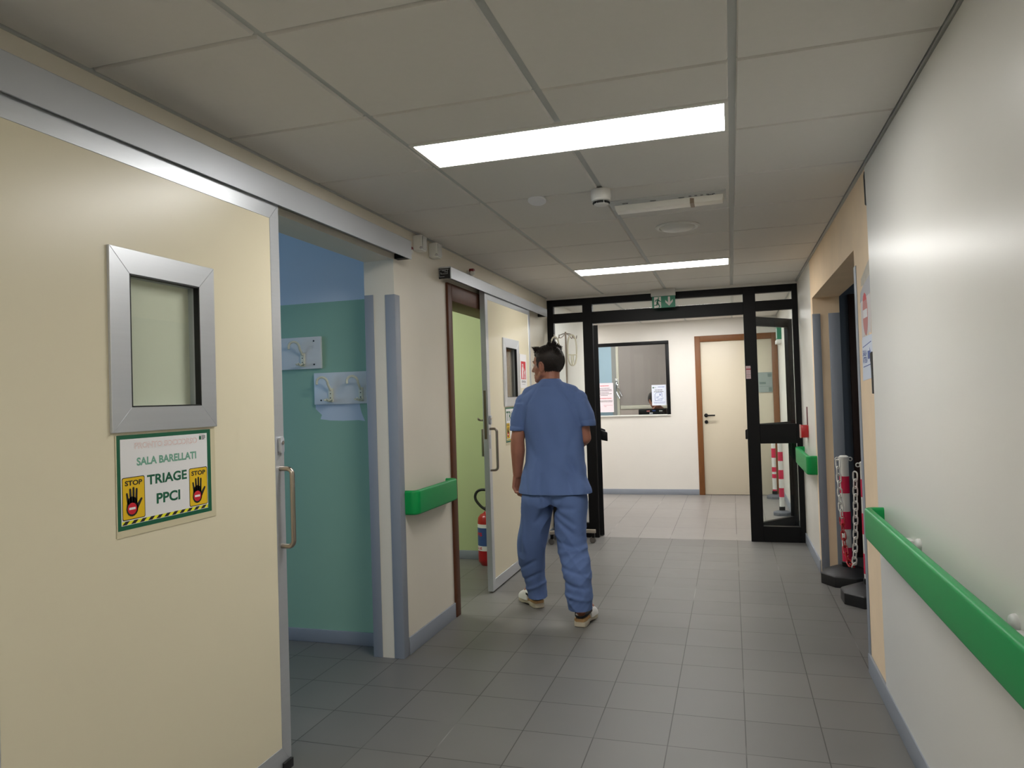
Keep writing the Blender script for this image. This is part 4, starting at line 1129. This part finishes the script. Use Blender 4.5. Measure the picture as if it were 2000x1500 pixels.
b = MB(); b.box(-3.4, -1.83, 11.64, 11.70, 0, 2.45); b.box(-1.83, -1.757, 11.64, 11.70, 0, 2.45, 3); b.box(-2.20, -1.83, 11.62, 11.64, 1.0, 1.15, 1); b.prism([(-2.03, 1.52), (-1.96, 1.58), (-1.93, 1.52)], ((0, 11.64, 0), X, Z, -Y), 0, 0.004, 2)
tag(b.build('office_cupboard', [BLUEW, mat('blue_grey_band', (150, 176, 192), 0.5), PAPER, mat('office_grey', (170, 170, 166), 0.5)], bevel=0.0), 'pale blue cupboard front behind the left side of the reception window', 'cupboard')
o = thing('office_desk', 'office desk below the reception window', 'desk', (-1.1, 10.6, 0))
MB().box(-2.0, -0.3, 10.31, 10.70, 0.93, 0.965).build('desktop', CREAMD, o, bevel=0.003)
for x in (-1.96, -0.36):
    MB().box(x, x + 0.04, 10.34, 10.68, 0, 0.93).build('leg', ALUP, o, bevel=0.003)
o = thing('printer', 'black printer with small stickers behind the reception window', 'printer', (-1.08, 10.55, 0.965))
MB().box(-1.275, -0.89, 10.42, 10.68, 0.966, 1.172).build('body', BLACK, o, bevel=0.008)
b = MB()
for x, z, m_ in ((-1.16, 1.135, 0), (-1.08, 1.14, 1), (-0.985, 1.135, 2), (-1.12, 1.105, 3)): b.box(x, x + 0.045, 10.416, 10.4205, z, z + 0.018, m_)
b.build('stickers', [FADER, BLUEI, GPL, PAPER], o)

# exit marker on the right wall of the hall
o = thing('wall_exit_marker', 'small green and white exit marker high on the right wall of the hall', 'exit sign', (XR, 9.5, 1.95))
b = MB(); b.box(XR - 0.05, XR, 9.35, 9.62, 2.0, 2.16); b.build('panel', EXITG, o)
MB().box(XR - 0.054, XR - 0.05, 9.40, 9.48, 2.02, 2.14).build('pictogram', PAPER, o)
MB().box(XR - 0.06, XR, 9.34, 9.63, 1.955, 2.0).build('housing', WPL, o, bevel=0.004)
# ------------------------------------------------------------------ people
def rcone(b, p, q, r0, r1=None, n=14):
    r1 = r0 if r1 is None else r1
    p, q = Vector(p), Vector(q)
    b.ball(p, r0, nu=n, nv=8); b.ball(q, r1, nu=n, nv=8); b.tube([p, q], [r0, r1], n)
def oval(c, rx, ry, n=40, e=2.3):
    P_ = []
    for k in range(n):
        a = 2 * pi * k / n
        ca, sa = cos(a), sin(a)
        P_.append((c[0] + rx * math.copysign(abs(ca) ** (2 / e), ca), c[1] + ry * math.copysign(abs(sa) ** (2 / e), sa), c[2]))
    return P_
def dense(st, n=4):
    """interpolate stations (x,y,z,rx,ry) with a smooth curve."""
    out = []
    for i in range(len(st) - 1):
        p0, p1, p2, p3 = st[max(0, i - 1)], st[i], st[i + 1], st[min(len(st) - 1, i + 2)]
        for k in range(n):
            u = k / n
            out.append(tuple(0.5 * (2 * b_ + (c_ - a_) * u + (2 * a_ - 5 * b_ + 4 * c_ - d_) * u * u + (3 * b_ - a_ - 3 * c_ + d_) * u ** 3) for a_, b_, c_, d_ in zip(p0, p1, p2, p3)))
    out.append(tuple(st[-1])); return out
def organic(name, b, m, parent, voxel, smooth_n, fold=None, factor=0.5, cuts=()):
    """melt the overlapping solids of b into one continuous surface."""
    o = b.build(name + '_raw', m, None, smooth=0, loc=(0, 0, 0))
    md = o.modifiers.new('remesh', 'REMESH'); md.mode = 'VOXEL'; md.voxel_size = voxel
    sm = o.modifiers.new('smooth', 'SMOOTH'); sm.factor = factor; sm.iterations = smooth_n
    dg = bpy.context.evaluated_depsgraph_get(); dg.update()
    me = bpy.data.meshes.new_from_object(o.evaluated_get(dg))
    bpy.data.objects.remove(o)
    off = ORIGIN[parent.name]
    if fold:
        nn = [v.normal.copy() for v in me.vertices]
        for v, nrm in zip(me.vertices, nn):
            v.co += nrm * fold(v.co, nrm)
    if cuts:                                            # clean open hems: (keep-test on x, cutting height)
        bb = bmesh.new(); bb.from_mesh(me)
        for x0, x1, z in cuts:
            fs = [q for q in bb.faces if x0 <= q.calc_center_median().x <= x1 and q.calc_center_median().z < z + 0.06]
            g = set(fs)
            for q in fs: g.update(q.edges); g.update(q.verts)
            bmesh.ops.bisect_plane(bb, geom=list(g), plane_co=(0, 0, z), plane_no=(0, 0, -1), clear_outer=True)
        bb.to_mesh(me); bb.free()
    for v in me.vertices: v.co -= off
    me.name = name
    me.materials.clear()
    me.materials.append(m)
    me.polygons.foreach_set('use_smooth', [True] * len(me.polygons))
    ob = bpy.data.objects.new(name, me); COL.objects.link(ob); ob.parent = parent
    ORIGIN[ob.name] = off
    return ob
def hand(b, W, d, w, p, curls=(28, 45, 32), s=1.0):
    W, d, w, p = Vector(W), Vector(d).normalized(), Vector(w).normalized(), Vector(p).normalized()
    for i in range(4):
        off = w * ((0.027 - 0.0185 * i) * s)
        kn = W + d * ((0.086, 0.090, 0.085, 0.076)[i] * s) + off
        rcone(b, W + d * 0.012 * s + off * 0.6, kn, 0.0135 * s, 0.0105 * s)
        a, q = 0.0, kn
        fs = (0.95, 1.05, 1.0, 0.82)[i] * s
        for L_, r0, r1, cu in zip((0.043, 0.027, 0.022), (0.0095, 0.0088, 0.0082), (0.0088, 0.0082, 0.0068), curls):
            a += radians(cu + 4 * i)
            nq = q + (d * cos(a) + p * sin(a)) * (L_ * fs)
            rcone(b, q, nq, r0 * s, r1 * s, 10); q = nq
    t0 = W + d * 0.022 * s + w * 0.018 * s
    t1 = W + d * 0.055 * s + w * 0.040 * s + p * 0.014 * s
    t2 = W + d * 0.085 * s + w * 0.043 * s + p * 0.026 * s
    t3 = W + d * 0.108 * s + w * 0.036 * s + p * 0.036 * s
    rcone(b, t0, t1, 0.015 * s, 0.0115 * s); rcone(b, t1, t2, 0.0112 * s, 0.0098 * s); rcone(b, t2, t3, 0.0098 * s, 0.0078 * s)
def head(b, E, fh):
    """head prims; E = midpoint between the eyes' level, fh = facing direction (horizontal)."""
    E, fh = Vector(E), Vector(fh).normalized(); rh = Vector((fh.y, -fh.x, 0))
    T = lambda x, y, z: E + rh * x + fh * y + Z * z
    def hb(c_, r):                                  # ellipsoid in the head's own axes
        n0 = len(b.bm.verts)
        b.ball((0, 0, 0), r, nu=24, nv=16)
        b.bm.verts.ensure_lookup_table()
        for v in b.bm.verts[n0:]:
            q = v.co.copy(); v.co = T(c_[0] + q.x, c_[1] + q.y, c_[2] + q.z)
    hb((0, -0.016, 0.032), (0.074, 0.094, 0.083))
    rcone(b, T(0, 0.034, 0.03), T(0, 0.034, -0.05), 0.058, 0.045)
    hb((0, 0.03, -0.02), (0.064, 0.060, 0.075))
    for s in (-1, 1):
        rcone(b, T(s * 0.054, 0.0, -0.052), T(s * 0.014, 0.070, -0.094), 0.020, 0.017)
        rcone(b, T(s * 0.052, 0.03, -0.018), T(s * 0.030, 0.070, -0.022), 0.018, 0.017)
        rcone(b, T(s * 0.038, 0.072, 0.020), T(s * 0.010, 0.084, 0.017), 0.0095, 0.0095)
        rcone(b, T(s * 0.030, 0.03, -0.075), T(s * 0.018, 0.066, -0.075), 0.024, 0.02)
        rcone(b, T(s * 0.0105, 0.094, -0.037), T(s * 0.0105, 0.086, -0.034), 0.0075)
        # ear: rim, lobe and bowl
        rim = [T(s * (0.078 + 0.006 * sin(a)), -0.004 + 0.016 * cos(a) - 0.006, -0.012 + 0.030 * sin(a)) for a in [pi * 2 * k / 18 for k in range(18)]]
        b.tube(rim, 0.0062, 8, closed=True)
        rcone(b, T(s * 0.071, 0.002, -0.034), T(s * 0.071, -0.004, -0.040), 0.008, 0.007)
        rcone(b, T(s * 0.068, -0.008, 0.0), T(s * 0.068, -0.006, -0.028), 0.011, 0.009)
    rcone(b, T(0, 0.086, 0.012), T(0, 0.110, -0.032), 0.0085, 0.0105)
    rcone(b, T(-0.016, 0.083, -0.062), T(0.016, 0.083, -0.062), 0.0085)
    rcone(b, T(-0.014, 0.081, -0.073), T(0.014, 0.081, -0.073), 0.0088)
    b.ball(T(0, 0.076, -0.096), (0.018, 0.018, 0.016))
    return T
def hair_on(T, parent, top=0.040, lift=1.0, n_strand=4200):
    rr = random.Random(5)
    c_ = (0, -0.016, 0.032); R_ = (0.074, 0.094, 0.083)
    def inside(x, y, z):
        if y > 0.055: return z > 0.082 - 0.1 * max(0, abs(x) - 0.035)
        if y > 0.028: return z > 0.062
        if y > 0.006: return z > -0.016 or z > 0.05
        if y > -0.022: return z > 0.022
        if y > -0.05: return z > -0.048
        return z > -0.060 + 0.25 * max(0, abs(x) - 0.045)
    b = MB(); roots = []
    N = 2600
    for i in range(N):
        zz = 1 - 2 * (i + 0.5) / N; a = i * pi * (3 - sqrt(5)); q = sqrt(1 - zz * zz)
        d_ = Vector((q * cos(a), q * sin(a), zz))
        x, y, z = c_[0] + R_[0] * d_.x, c_[1] + R_[1] * d_.y, c_[2] + R_[2] * d_.z
        if not inside(x, y, z): continue
        nrm = Vector((d_.x / R_[0], d_.y / R_[1], d_.z / R_[2])).normalized()
        roots.append((Vector((x, y, z)), nrm))
        up = max(0, min(1, (z - 0.03) / 0.06))
        th = 0.0050 + 0.006 * up + 0.004 * noise.noise(Vector((x, y, z)) * 40)
        b.ball(T(*(Vector((x, y, z)) + nrm * th * 0.5)), 0.0080 + 0.003 * up, nu=8, nv=5)
    ob = organic('hair', b, HAIR, parent, 0.0040, 6)
    b = MB()
    for i in range(n_strand):
        P_, nrm = rr.choice(roots)
        up = max(0, min(1, (P_.z - 0.055) / 0.035))
        front = max(0, min(1, (P_.y + 0.03) / 0.07))
        q1 = noise.noise_vector(P_ * 28.0); q2 = noise.noise(P_ * 22.0 + Vector((7, 0, 0)))
        clump = 0.30 + 1.7 * max(0.0, q2 + 0.22)
        side = Vector((q1.x * 0.9 + rr.uniform(-.15, .15), q1.y * 0.5 + rr.uniform(-.1, .1), 0))
        comb = side * up + Vector((0, 0.75 * front * up - 0.12 * (1 - up), -0.9 * (1 - up) + 0.15 * up))
        L_ = (0.008 + 0.005 * rr.random()) * (1 - up) + up * top * clump * (0.55 + 0.3 * rr.random()) * (0.85 - 0.25 * front)
        n0 = 0.25 + up * lift * 0.75
        pts = [P_ + nrm * 0.008, P_ + nrm * (0.010 + 0.45 * L_ * n0) + comb * L_ * 0.25, P_ + nrm * (0.010 + 0.85 * L_ * n0) + comb * L_ * 0.75]
        b.tube([T(*p) for p in pts], [0.0022, 0.0018, 0.0005], 4, cap=False)
    st = b.build('strands', HAIR, ob, smooth=60)
    return ob

PX, PY = -1.10, 4.50
man = thing('person', 'person in blue scrubs and white clogs walking away, head turned left', 'person', (PX, PY, 0))
YAW = radians(69)
FH = Vector((-sin(YAW), cos(YAW), 0))
b = MB()
EYE = (-1.119, 4.50, 1.592)
T = head(b, EYE, FH)
rcone(b, T(0, -0.030, -0.05), (-1.098, 4.475, 1.42), 0.054, 0.066, 20)
rcone(b, (-1.098, 4.49, 1.44), (-1.098, 4.50, 1.36), 0.07, 0.085, 20)
for s in (-1, 1): rcone(b, (-1.10 + 0.03 * s, 4.49, 1.42), (-1.10 + 0.165 * s, 4.50, 1.365), 0.045, 0.05)
b.loft([oval((-1.093, 4.50, z), rx, ry, 28) for z, rx, ry in ((1.38, 0.15, 0.08), (1.30, 0.165, 0.10), (1.15, 0.15, 0.10), (1.0, 0.145, 0.10), (0.88, 0.155, 0.105), (0.76, 0.15, 0.10))])
# left arm hangs, right arm swings forward
rcone(b, (-1.275, 4.50, 1.355), (-1.325, 4.478, 1.12), 0.052, 0.044, 18)
rcone(b, (-1.325, 4.478, 1.12), (-1.328, 4.492, 1.05), 0.044, 0.0465, 18)
rcone(b, (-1.328, 4.492, 1.05), (-1.347, 4.530, 0.895), 0.0465, 0.0300, 18)
hand(b, (-1.350, 4.532, 0.892), (-0.05, 0.08, -1), (0.55, 0.83, 0.05), (0.83, -0.55, 0.0), (26, 40, 30), 1.06)
rcone(b, (-0.925, 4.50, 1.355), (-0.893, 4.525, 1.125), 0.050, 0.039, 18)
rcone(b, (-0.893, 4.525, 1.125), (-0.935, 4.60, 1.095), 0.039, 0.038, 18)
rcone(b, (-0.935, 4.60, 1.095), (-1.02, 4.715, 1.045), 0.038, 0.0265, 18)
hand(b, (-1.022, 4.718, 1.044), (-0.75, 0.62, -0.15), (0.1, 0.3, 0.95), (-0.55, -0.8, 0.1), (25, 40, 30), 0.96)
# legs and feet
rcone(b, (-1.19, 4.50, 0.78), (-1.27, 4.58, 0.47), 0.088, 0.058, 18)
rcone(b, (-1.27, 4.58, 0.47), (-1.275, 4.70, 0.13), 0.056, 0.036, 18)
rcone(b, (-1.275, 4.70, 0.13), (-1.268, 4.685, 0.085), 0.036, 0.033)
rcone(b, (-1.275, 4.70, 0.10), (-1.37, 4.775, 0.075), 0.034, 0.03)
rcone(b, (-1.0, 4.50, 0.78), (-0.975, 4.47, 0.47), 0.088, 0.058, 18)
rcone(b, (-0.975, 4.47, 0.47), (-0.923, 4.375, 0.15), 0.056, 0.037, 18)
rcone(b, (-0.923, 4.375, 0.15), (-0.920, 4.350, 0.092), 0.036, 0.034)
rcone(b, (-0.920, 4.375, 0.10), (-0.895, 4.50, 0.072), 0.034, 0.03)
organic('body', b, SKIN, man, 0.0042, 5)
b = MB()
for s in (-1, 1): b.ball(T(s * 0.031, 0.0755, 0.001), 0.0118, 0)
eyes = b
for s in (-1, 1):
    b = MB(); b.ball(T(s * 0.031, 0.0765, 0.001), 0.0118); e = b.build('eye', EYEW, man)
    MB().ball(T(s * 0.031, 0.0853, 0.001), (0.0045, 0.0045, 0.0045)).build('iris', mat('brown_iris', (60, 38, 26), 0.2), e)
eyes.bm.free()
b = MB()
for s in (-1, 1): b.tube([T(s * 0.012, 0.092, 0.021), T(s * 0.028, 0.089, 0.027), T(s * 0.046, 0.075, 0.022)], [0.003, 0.0042, 0.002], 8)
hr = hair_on(T, man)
b.build('eyebrows', HAIR, hr)

def ridge(v): return (1 - abs(v)) ** 3
# tunic
def crease(x, z, lines):
    t_ = 0.0
    for (ax, az), (bx, bz), w_, d_ in lines:
        dx, dz = bx - ax, bz - az
        u_ = max(0.0, min(1.0, ((x - ax) * dx + (z - az) * dz) / (dx * dx + dz * dz)))
        q = ((x - ax - u_ * dx) ** 2 + (z - az - u_ * dz) ** 2) / (w_ * w_)
        if q < 9: t_ += d_ * math.exp(-q) * (0.25 + 0.75 * sin(pi * (0.1 + 0.8 * u_)))
    return t_
TUNIC_LINES = [((-1.165, 1.455), (-1.235, 1.34), 0.007, -0.005), ((-1.235, 1.34), (-1.272, 1.19), 0.008, -0.006), ((-1.035, 1.455), (-0.955, 1.34), 0.007, -0.005), ((-0.955, 1.34), (-0.912, 1.21), 0.008, -0.006),
               ((-0.975, 1.01), (-0.915, 0.86), 0.016, -0.014), ((-0.94, 1.02), (-0.885, 0.875), 0.014, 0.010), ((-1.0, 0.95), (-0.955, 0.79), 0.018, -0.009), ((-0.93, 0.90), (-0.885, 0.79), 0.016, 0.010),
               ((-1.27, 0.98), (-1.235, 0.79), 0.016, -0.008), ((-1.21, 0.92), (-1.20, 0.79), 0.018, 0.006), ((-1.15, 0.90), (-1.155, 0.79), 0.016, -0.005), ((-1.25, 1.16), (-1.19, 1.02), 0.02, -0.005), ((-0.93, 1.18), (-0.98, 1.05), 0.02, -0.006), ((-1.12, 1.30), (-1.06, 1.10), 0.03, -0.004),
               ((-1.14, 1.452), (-1.06, 1.456), 0.008, -0.004), ((-1.37, 1.215), (-1.27, 1.20), 0.006, -0.003), ((-0.91, 1.232), (-0.82, 1.245), 0.006, -0.003)]
TROUSER_LINES = [((-1.085, 0.69), (-0.94, 0.60), 0.018, -0.014), ((-1.075, 0.64), (-0.93, 0.53), 0.016, -0.012), ((-1.08, 0.70), (-0.95, 0.70), 0.018, -0.010), ((-1.115, 0.70), (-1.20, 0.60), 0.02, -0.014), ((-1.10, 0.76), (-1.10, 0.68), 0.02, -0.022),
                 ((-1.06, 0.50), (-0.92, 0.46), 0.014, -0.012), ((-1.05, 0.43), (-0.90, 0.46), 0.014, 0.011), ((-1.04, 0.36), (-0.88, 0.32), 0.014, -0.010), ((-1.02, 0.27), (-0.87, 0.24), 0.013, -0.010), ((-1.01, 0.20), (-0.86, 0.17), 0.012, 0.009),
                 ((-1.30, 0.72), (-1.33, 0.40), 0.015, -0.012), ((-1.28, 0.75), (-1.30, 0.42), 0.014, 0.010), ((-1.36, 0.28), (-1.24, 0.34), 0.013, -0.010), ((-1.35, 0.20), (-1.23, 0.25), 0.012, -0.010), ((-1.34, 0.13), (-1.23, 0.17), 0.012, 0.009)]
def tunic_fold(c_, n_):
    x, y, z = c_
    k = max(0.0, min(1.0, (1.15 - z) / 0.35))
    f_ = 0.016 * k * (noise.noise(Vector((x * 11, y * 11, z * 2.2))) )
    f_ += 0.0035 * noise.noise(Vector((x * 6 + z * 5, y * 6, z * 6)))
    f_ += 0.010 * ridge(noise.noise(Vector((x * 5 + z * 3.5 + 3, y * 5, z * 3)))) * k - 0.002 * k
    if n_.y < 0.3: f_ += crease(x, z, TUNIC_LINES)
    return f_
b = MB()
tun = [(-1.088, 4.505, 0.745, 0.229, 0.160), (-1.088, 4.505, 0.80, 0.229, 0.156), (-1.092, 4.503, 0.845, 0.214, 0.148), (-1.096, 4.50, 0.90, 0.200, 0.138), (-1.089, 4.50, 1.00, 0.190, 0.130), (-1.087, 4.50, 1.10, 0.187, 0.128), (-1.090, 4.50, 1.20, 0.192, 0.130), (-1.095, 4.50, 1.29, 0.203, 0.127), (-1.097, 4.50, 1.35, 0.205, 0.116), (-1.098, 4.495, 1.40, 0.185, 0.102), (-1.098, 4.488, 1.440, 0.125, 0.088), (-1.097, 4.483, 1.470, 0.086, 0.077), (-1.093, 4.478, 1.503, 0.057, 0.062)]
b.loft([oval(t_[:3], t_[3], t_[4]) for t_ in dense(tun)])
for s, sh, md, hm in ((-1, (-1.275, 4.50, 1.352), (-1.300, 4.498, 1.275), (-1.3235, 4.487, 1.180)), (1, (-0.928, 4.50, 1.365), (-0.893, 4.502, 1.285), (-0.866, 4.505, 1.200))):
    rcone(b, sh, (-1.10 + 0.055 * s, 4.488, 1.425), 0.064, 0.048, 18)
    rcone(b, (-1.10 + 0.05 * s, 4.486, 1.448), (-1.10 + 0.135 * s, 4.492, 1.408), 0.042, 0.052, 18)
    rx1 = 0.053 if s < 0 else 0.046
    b.loft([oval(sh, 0.062, 0.085, 28), oval(md, 0.064, 0.078, 28), oval((md[0] * .4 + hm[0] * .6, md[1], md[2] * .4 + hm[2] * .6), 0.056, 0.072, 28), oval(hm, rx1, 0.066, 28)])
tunic = organic('tunic', b, SCRUB, man, 0.006, 5, tunic_fold, cuts=((-1.6, -0.6, 0.785),))
# trousers
def leg_fold(c_, n_):
    x, y, z = c_
    right = x > -1.095
    f_ = 0.004 * noise.noise(Vector((x * 9, y * 9, z * 7)))
    if right:
        g = z * 15 + (x + 1.0) * 15
        k = max(0.0, min(1.0, (0.72 - z) / 0.2))
        f_ += k * (0.009 * ridge(noise.noise(Vector((g * 0.62, x * 2.5, y * 2.5)))) - 0.006)
        f_ += 0.004 * k * ridge(noise.noise(Vector((z * 16 - x * 16, x * 3, y * 4 + 5))))
    else:
        k = max(0.0, min(1.0, (0.38 - z) / 0.2))
        f_ += 0.009 * ridge(noise.noise(Vector((x * 13, y * 13, z * 1.6 + 2)))) * (1 - 0.4 * k) - 0.003
        f_ += k * 0.006 * ridge(noise.noise(Vector((z * 14 - x * 12, y * 3, x * 3))))
    if n_.y < 0.3: f_ += crease(x, z, TROUSER_LINES)
    return f_
b = MB()
b.loft([oval(t_[:3], t_[3], t_[4]) for t_ in dense([(-1.095, 4.50, 0.86, 0.170, 0.120), (-1.096, 4.50, 0.80, 0.198, 0.130), (-1.097, 4.50, 0.745, 0.208, 0.132), (-1.097, 4.50, 0.70, 0.200, 0.125)])])
b.loft([oval(t_[:3], t_[3], t_[4], 32) for t_ in dense([(-1.202, 4.50, 0.78, 0.100, 0.128), (-1.205, 4.50, 0.72, 0.106, 0.128), (-1.240, 4.53, 0.58, 0.096, 0.108), (-1.272, 4.56, 0.445, 0.091, 0.100), (-1.291, 4.62, 0.265, 0.076, 0.090), (-1.279, 4.665, 0.13, 0.058, 0.082), (-1.272, 4.672, 0.066, 0.053, 0.080), (-1.272, 4.672, 0.03, 0.052, 0.078)])])
b.loft([oval(t_[:3], t_[3], t_[4], 32) for t_ in dense([(-0.993, 4.50, 0.78, 0.098, 0.128), (-0.990, 4.49, 0.72, 0.104, 0.126), (-0.992, 4.465, 0.60, 0.099, 0.110), (-0.985, 4.445, 0.475, 0.091, 0.102), (-0.945, 4.375, 0.34, 0.089, 0.098), (-0.926, 4.345, 0.20, 0.079, 0.092), (-0.920, 4.352, 0.100, 0.076, 0.088), (-0.920, 4.352, 0.06, 0.076, 0.088)])])
organic('trousers', b, SCRUB, man, 0.0055, 4, leg_fold, cuts=((-1.6, -1.10, 0.070), (-1.10, -0.6, 0.104)))

def clog(hx, hy, dx, dy, label):
    d_ = Vector((dx, dy, 0)).normalized(); s_ = Vector((-d_.y, d_.x, 0)); O_ = Vector((hx, hy, 0))
    def ringp(x, hw, z0, z1, r_=0.006):
        return [O_ + d_ * x + s_ * a + Z * zz for a, zz in rrect(-hw, z0, hw, z1, min(r_, (z1 - z0) * 0.45, hw * 0.45), 3)]
    st = [(0.0, .026, .004, .033), (0.006, .034, .0, .034), (.03, .040, 0, .034), (.085, .037, 0, .033), (.092, .037, .012, .033), (.14, .041, .008, .029), (.185, .047, 0, .026), (.225, .045, .001, .026), (.255, .034, .008, .028), (.272, .016, .016, .030)]
    b = MB(); b.loft([ringp(*a) for a in st])
    so = b.build('clog', SOLE, man, label=label)
    b = MB(); b.loft([ringp(x, hw - 0.001, z1 - 0.002, z1 + (0.018 if x < 0.1 else 0.012)) for x, hw, z0, z1 in st[:8]])
    b.build('footbed', WOODS, so)
    def dome(x, hw, h, z0):
        return [O_ + d_ * x + s_ * (hw * cos(a)) + Z * (z0 + h * max(0, sin(a)) ** 0.8) for a in [pi * k / 12 for k in range(13)]]
    b = MB(); b.loft([dome(x, hw, h, z0) for x, hw, h, z0 in ((.105, .046, .070, .036), (.13, .047, .075, .032), (.17, .049, .066, .029), (.21, .049, .052, .027), (.24, .043, .040, .027), (.262, .030, .026, .028), (.274, .014, .012, .029))])
    b.build('upper', WLEATH, so)
    b = MB(); pth = [O_ + d_ * x + s_ * a + Z * z for x, a, z in ((.12, .043, .075), (.07, .042, .072), (.03, .036, .066), (.008, .018, .060), (.002, 0, .059), (.008, -.018, .060), (.03, -.036, .066), (.07, -.042, .072), (.12, -.043, .075))]
    pth = smooth_path(pth, 5)
    rings = [[p + Z * 0.008, p + (p - (O_ + d_ * 0.06)).normalized() * 0.003 + Z * 0.006, p + (p - (O_ + d_ * 0.06)).normalized() * 0.003 - Z * 0.006, p - Z * 0.008] for p in pth]
    b.loft(rings); b.build('heel_strap', RUBBER, so)
clog(-1.255, 4.648, -0.135, 0.150, 'white clog of the forward left foot')
clog(-0.9225, 4.308, 0.035, 0.265, 'white clog of the trailing right foot')

# second person behind the reception window
p2 = thing('person', 'person with dark hair sitting behind the reception window, face lowered to a hand', 'person', (-1.03, 11.02, 0))
b = MB()
T2 = head(b, (-1.078, 10.80, 1.285), Vector((0.62, -0.78, 0)))
rcone(b, T2(0, -0.03, -0.05), (-1.02, 11.02, 1.13), 0.052, 0.065)
b.loft([oval((-1.02, 11.18 - 0.14 * max(0, z - 0.47) / 0.65, z), rx, ry, 24) for z, rx, ry in ((1.12, 0.09, 0.08), (1.08, 0.17, 0.10), (0.95, 0.18, 0.12), (0.75, 0.17, 0.12), (0.55, 0.18, 0.14), (0.47, 0.17, 0.14))])
for s in (-1, 1):
    rcone(b, (-1.02 + 0.18 * s, 11.05, 1.05), (-1.04 + 0.22 * s, 10.75, 1.02), 0.045, 0.038)
    rcone(b, (-1.02 + 0.09 * s, 11.15, 0.50), (-1.02 + 0.10 * s, 10.83, 0.48), 0.075, 0.055)
    rcone(b, (-1.02 + 0.10 * s, 10.83, 0.48), (-1.02 + 0.10 * s, 10.86, 0.06), 0.05, 0.038)
    rcone(b, (-1.02 + 0.10 * s, 10.86, 0.045), (-1.02 + 0.10 * s, 10.78, 0.035), 0.036, 0.03)
rcone(b, (-1.26, 10.75, 1.02), (-1.14, 10.745, 1.13), 0.037, 0.027)
hand(b, (-1.14, 10.745, 1.13), (0.75, -0.02, 0.65), (0.1, 0.9, 0.2), (0.2, 0.3, 0.9), (12, 20, 18), 0.95)
rcone(b, (-0.82, 10.75, 1.02), (-0.95, 10.742, 1.05), 0.037, 0.027)
hand(b, (-0.95, 10.742, 1.05), (-0.9, -0.05, 0.3), (0.0, 0.9, 0.3), (-0.2, -0.1, -0.9), (15, 25, 20), 0.95)
organic('body', b, SKIN, p2, 0.006, 4)
b = MB()
b.loft([oval((-1.02, 11.18 - 0.14 * max(0, z - 0.47) / 0.65, z), rx, ry, 24) for z, rx, ry in ((1.125, 0.085, 0.08), (1.09, 0.18, 0.11), (0.95, 0.195, 0.135), (0.75, 0.185, 0.135), (0.55, 0.195, 0.155), (0.44, 0.19, 0.155))])
for s in (-1, 1): rcone(b, (-1.02 + 0.18 * s, 11.05, 1.05), (-1.04 + 0.21 * s, 10.80, 1.03), 0.058, 0.052)
organic('shirt', b, mat('dark_cloth', (40, 40, 48), 0.8), p2, 0.008, 4)
b = MB()
for s in (-1, 1):
    rcone(b, (-1.02 + 0.09 * s, 11.15, 0.50), (-1.02 + 0.10 * s, 10.83, 0.48), 0.088, 0.068)
    rcone(b, (-1.02 + 0.10 * s, 10.83, 0.48), (-1.02 + 0.10 * s, 10.86, 0.10), 0.066, 0.055)
organic('trousers', b, mat('dark_trouser_cloth', (36, 38, 44), 0.8), p2, 0.009, 4)
hair_on(T2, p2, 0.03, 0.6, 500)
o = thing('office_chair', 'office chair of the person behind the reception window', 'chair', (-1.02, 11.15, 0))
b = MB(); b.box(-1.25, -0.79, 10.98, 11.38, 0.33, 0.385); b.build('seat', RUBBER, o, bevel=0.02)
b = MB(); b.box(-1.23, -0.81, 11.40, 11.45, 0.50, 0.95); b.build('backrest', RUBBER, o, bevel=0.02)
b = MB(); b.cyl((-1.02, 11.18, 0.06), (-1.02, 11.18, 0.335), 0.025); b.build('column', BLACK, o)
for k in range(5):
    a = 2 * pi * k / 5 + 0.3
    b = MB(); q = Vector((-1.02 + 0.22 * cos(a), 11.18 + 0.22 * sin(a), 0.06)); b.tube([(-1.02, 11.18, 0.08), q], [0.022, 0.016], 10); lg = b.build('leg', BLACK, o)
    b = MB(); b.ball((q.x, q.y, 0.028), 0.028); b.build('castor', RUBBER, lg)
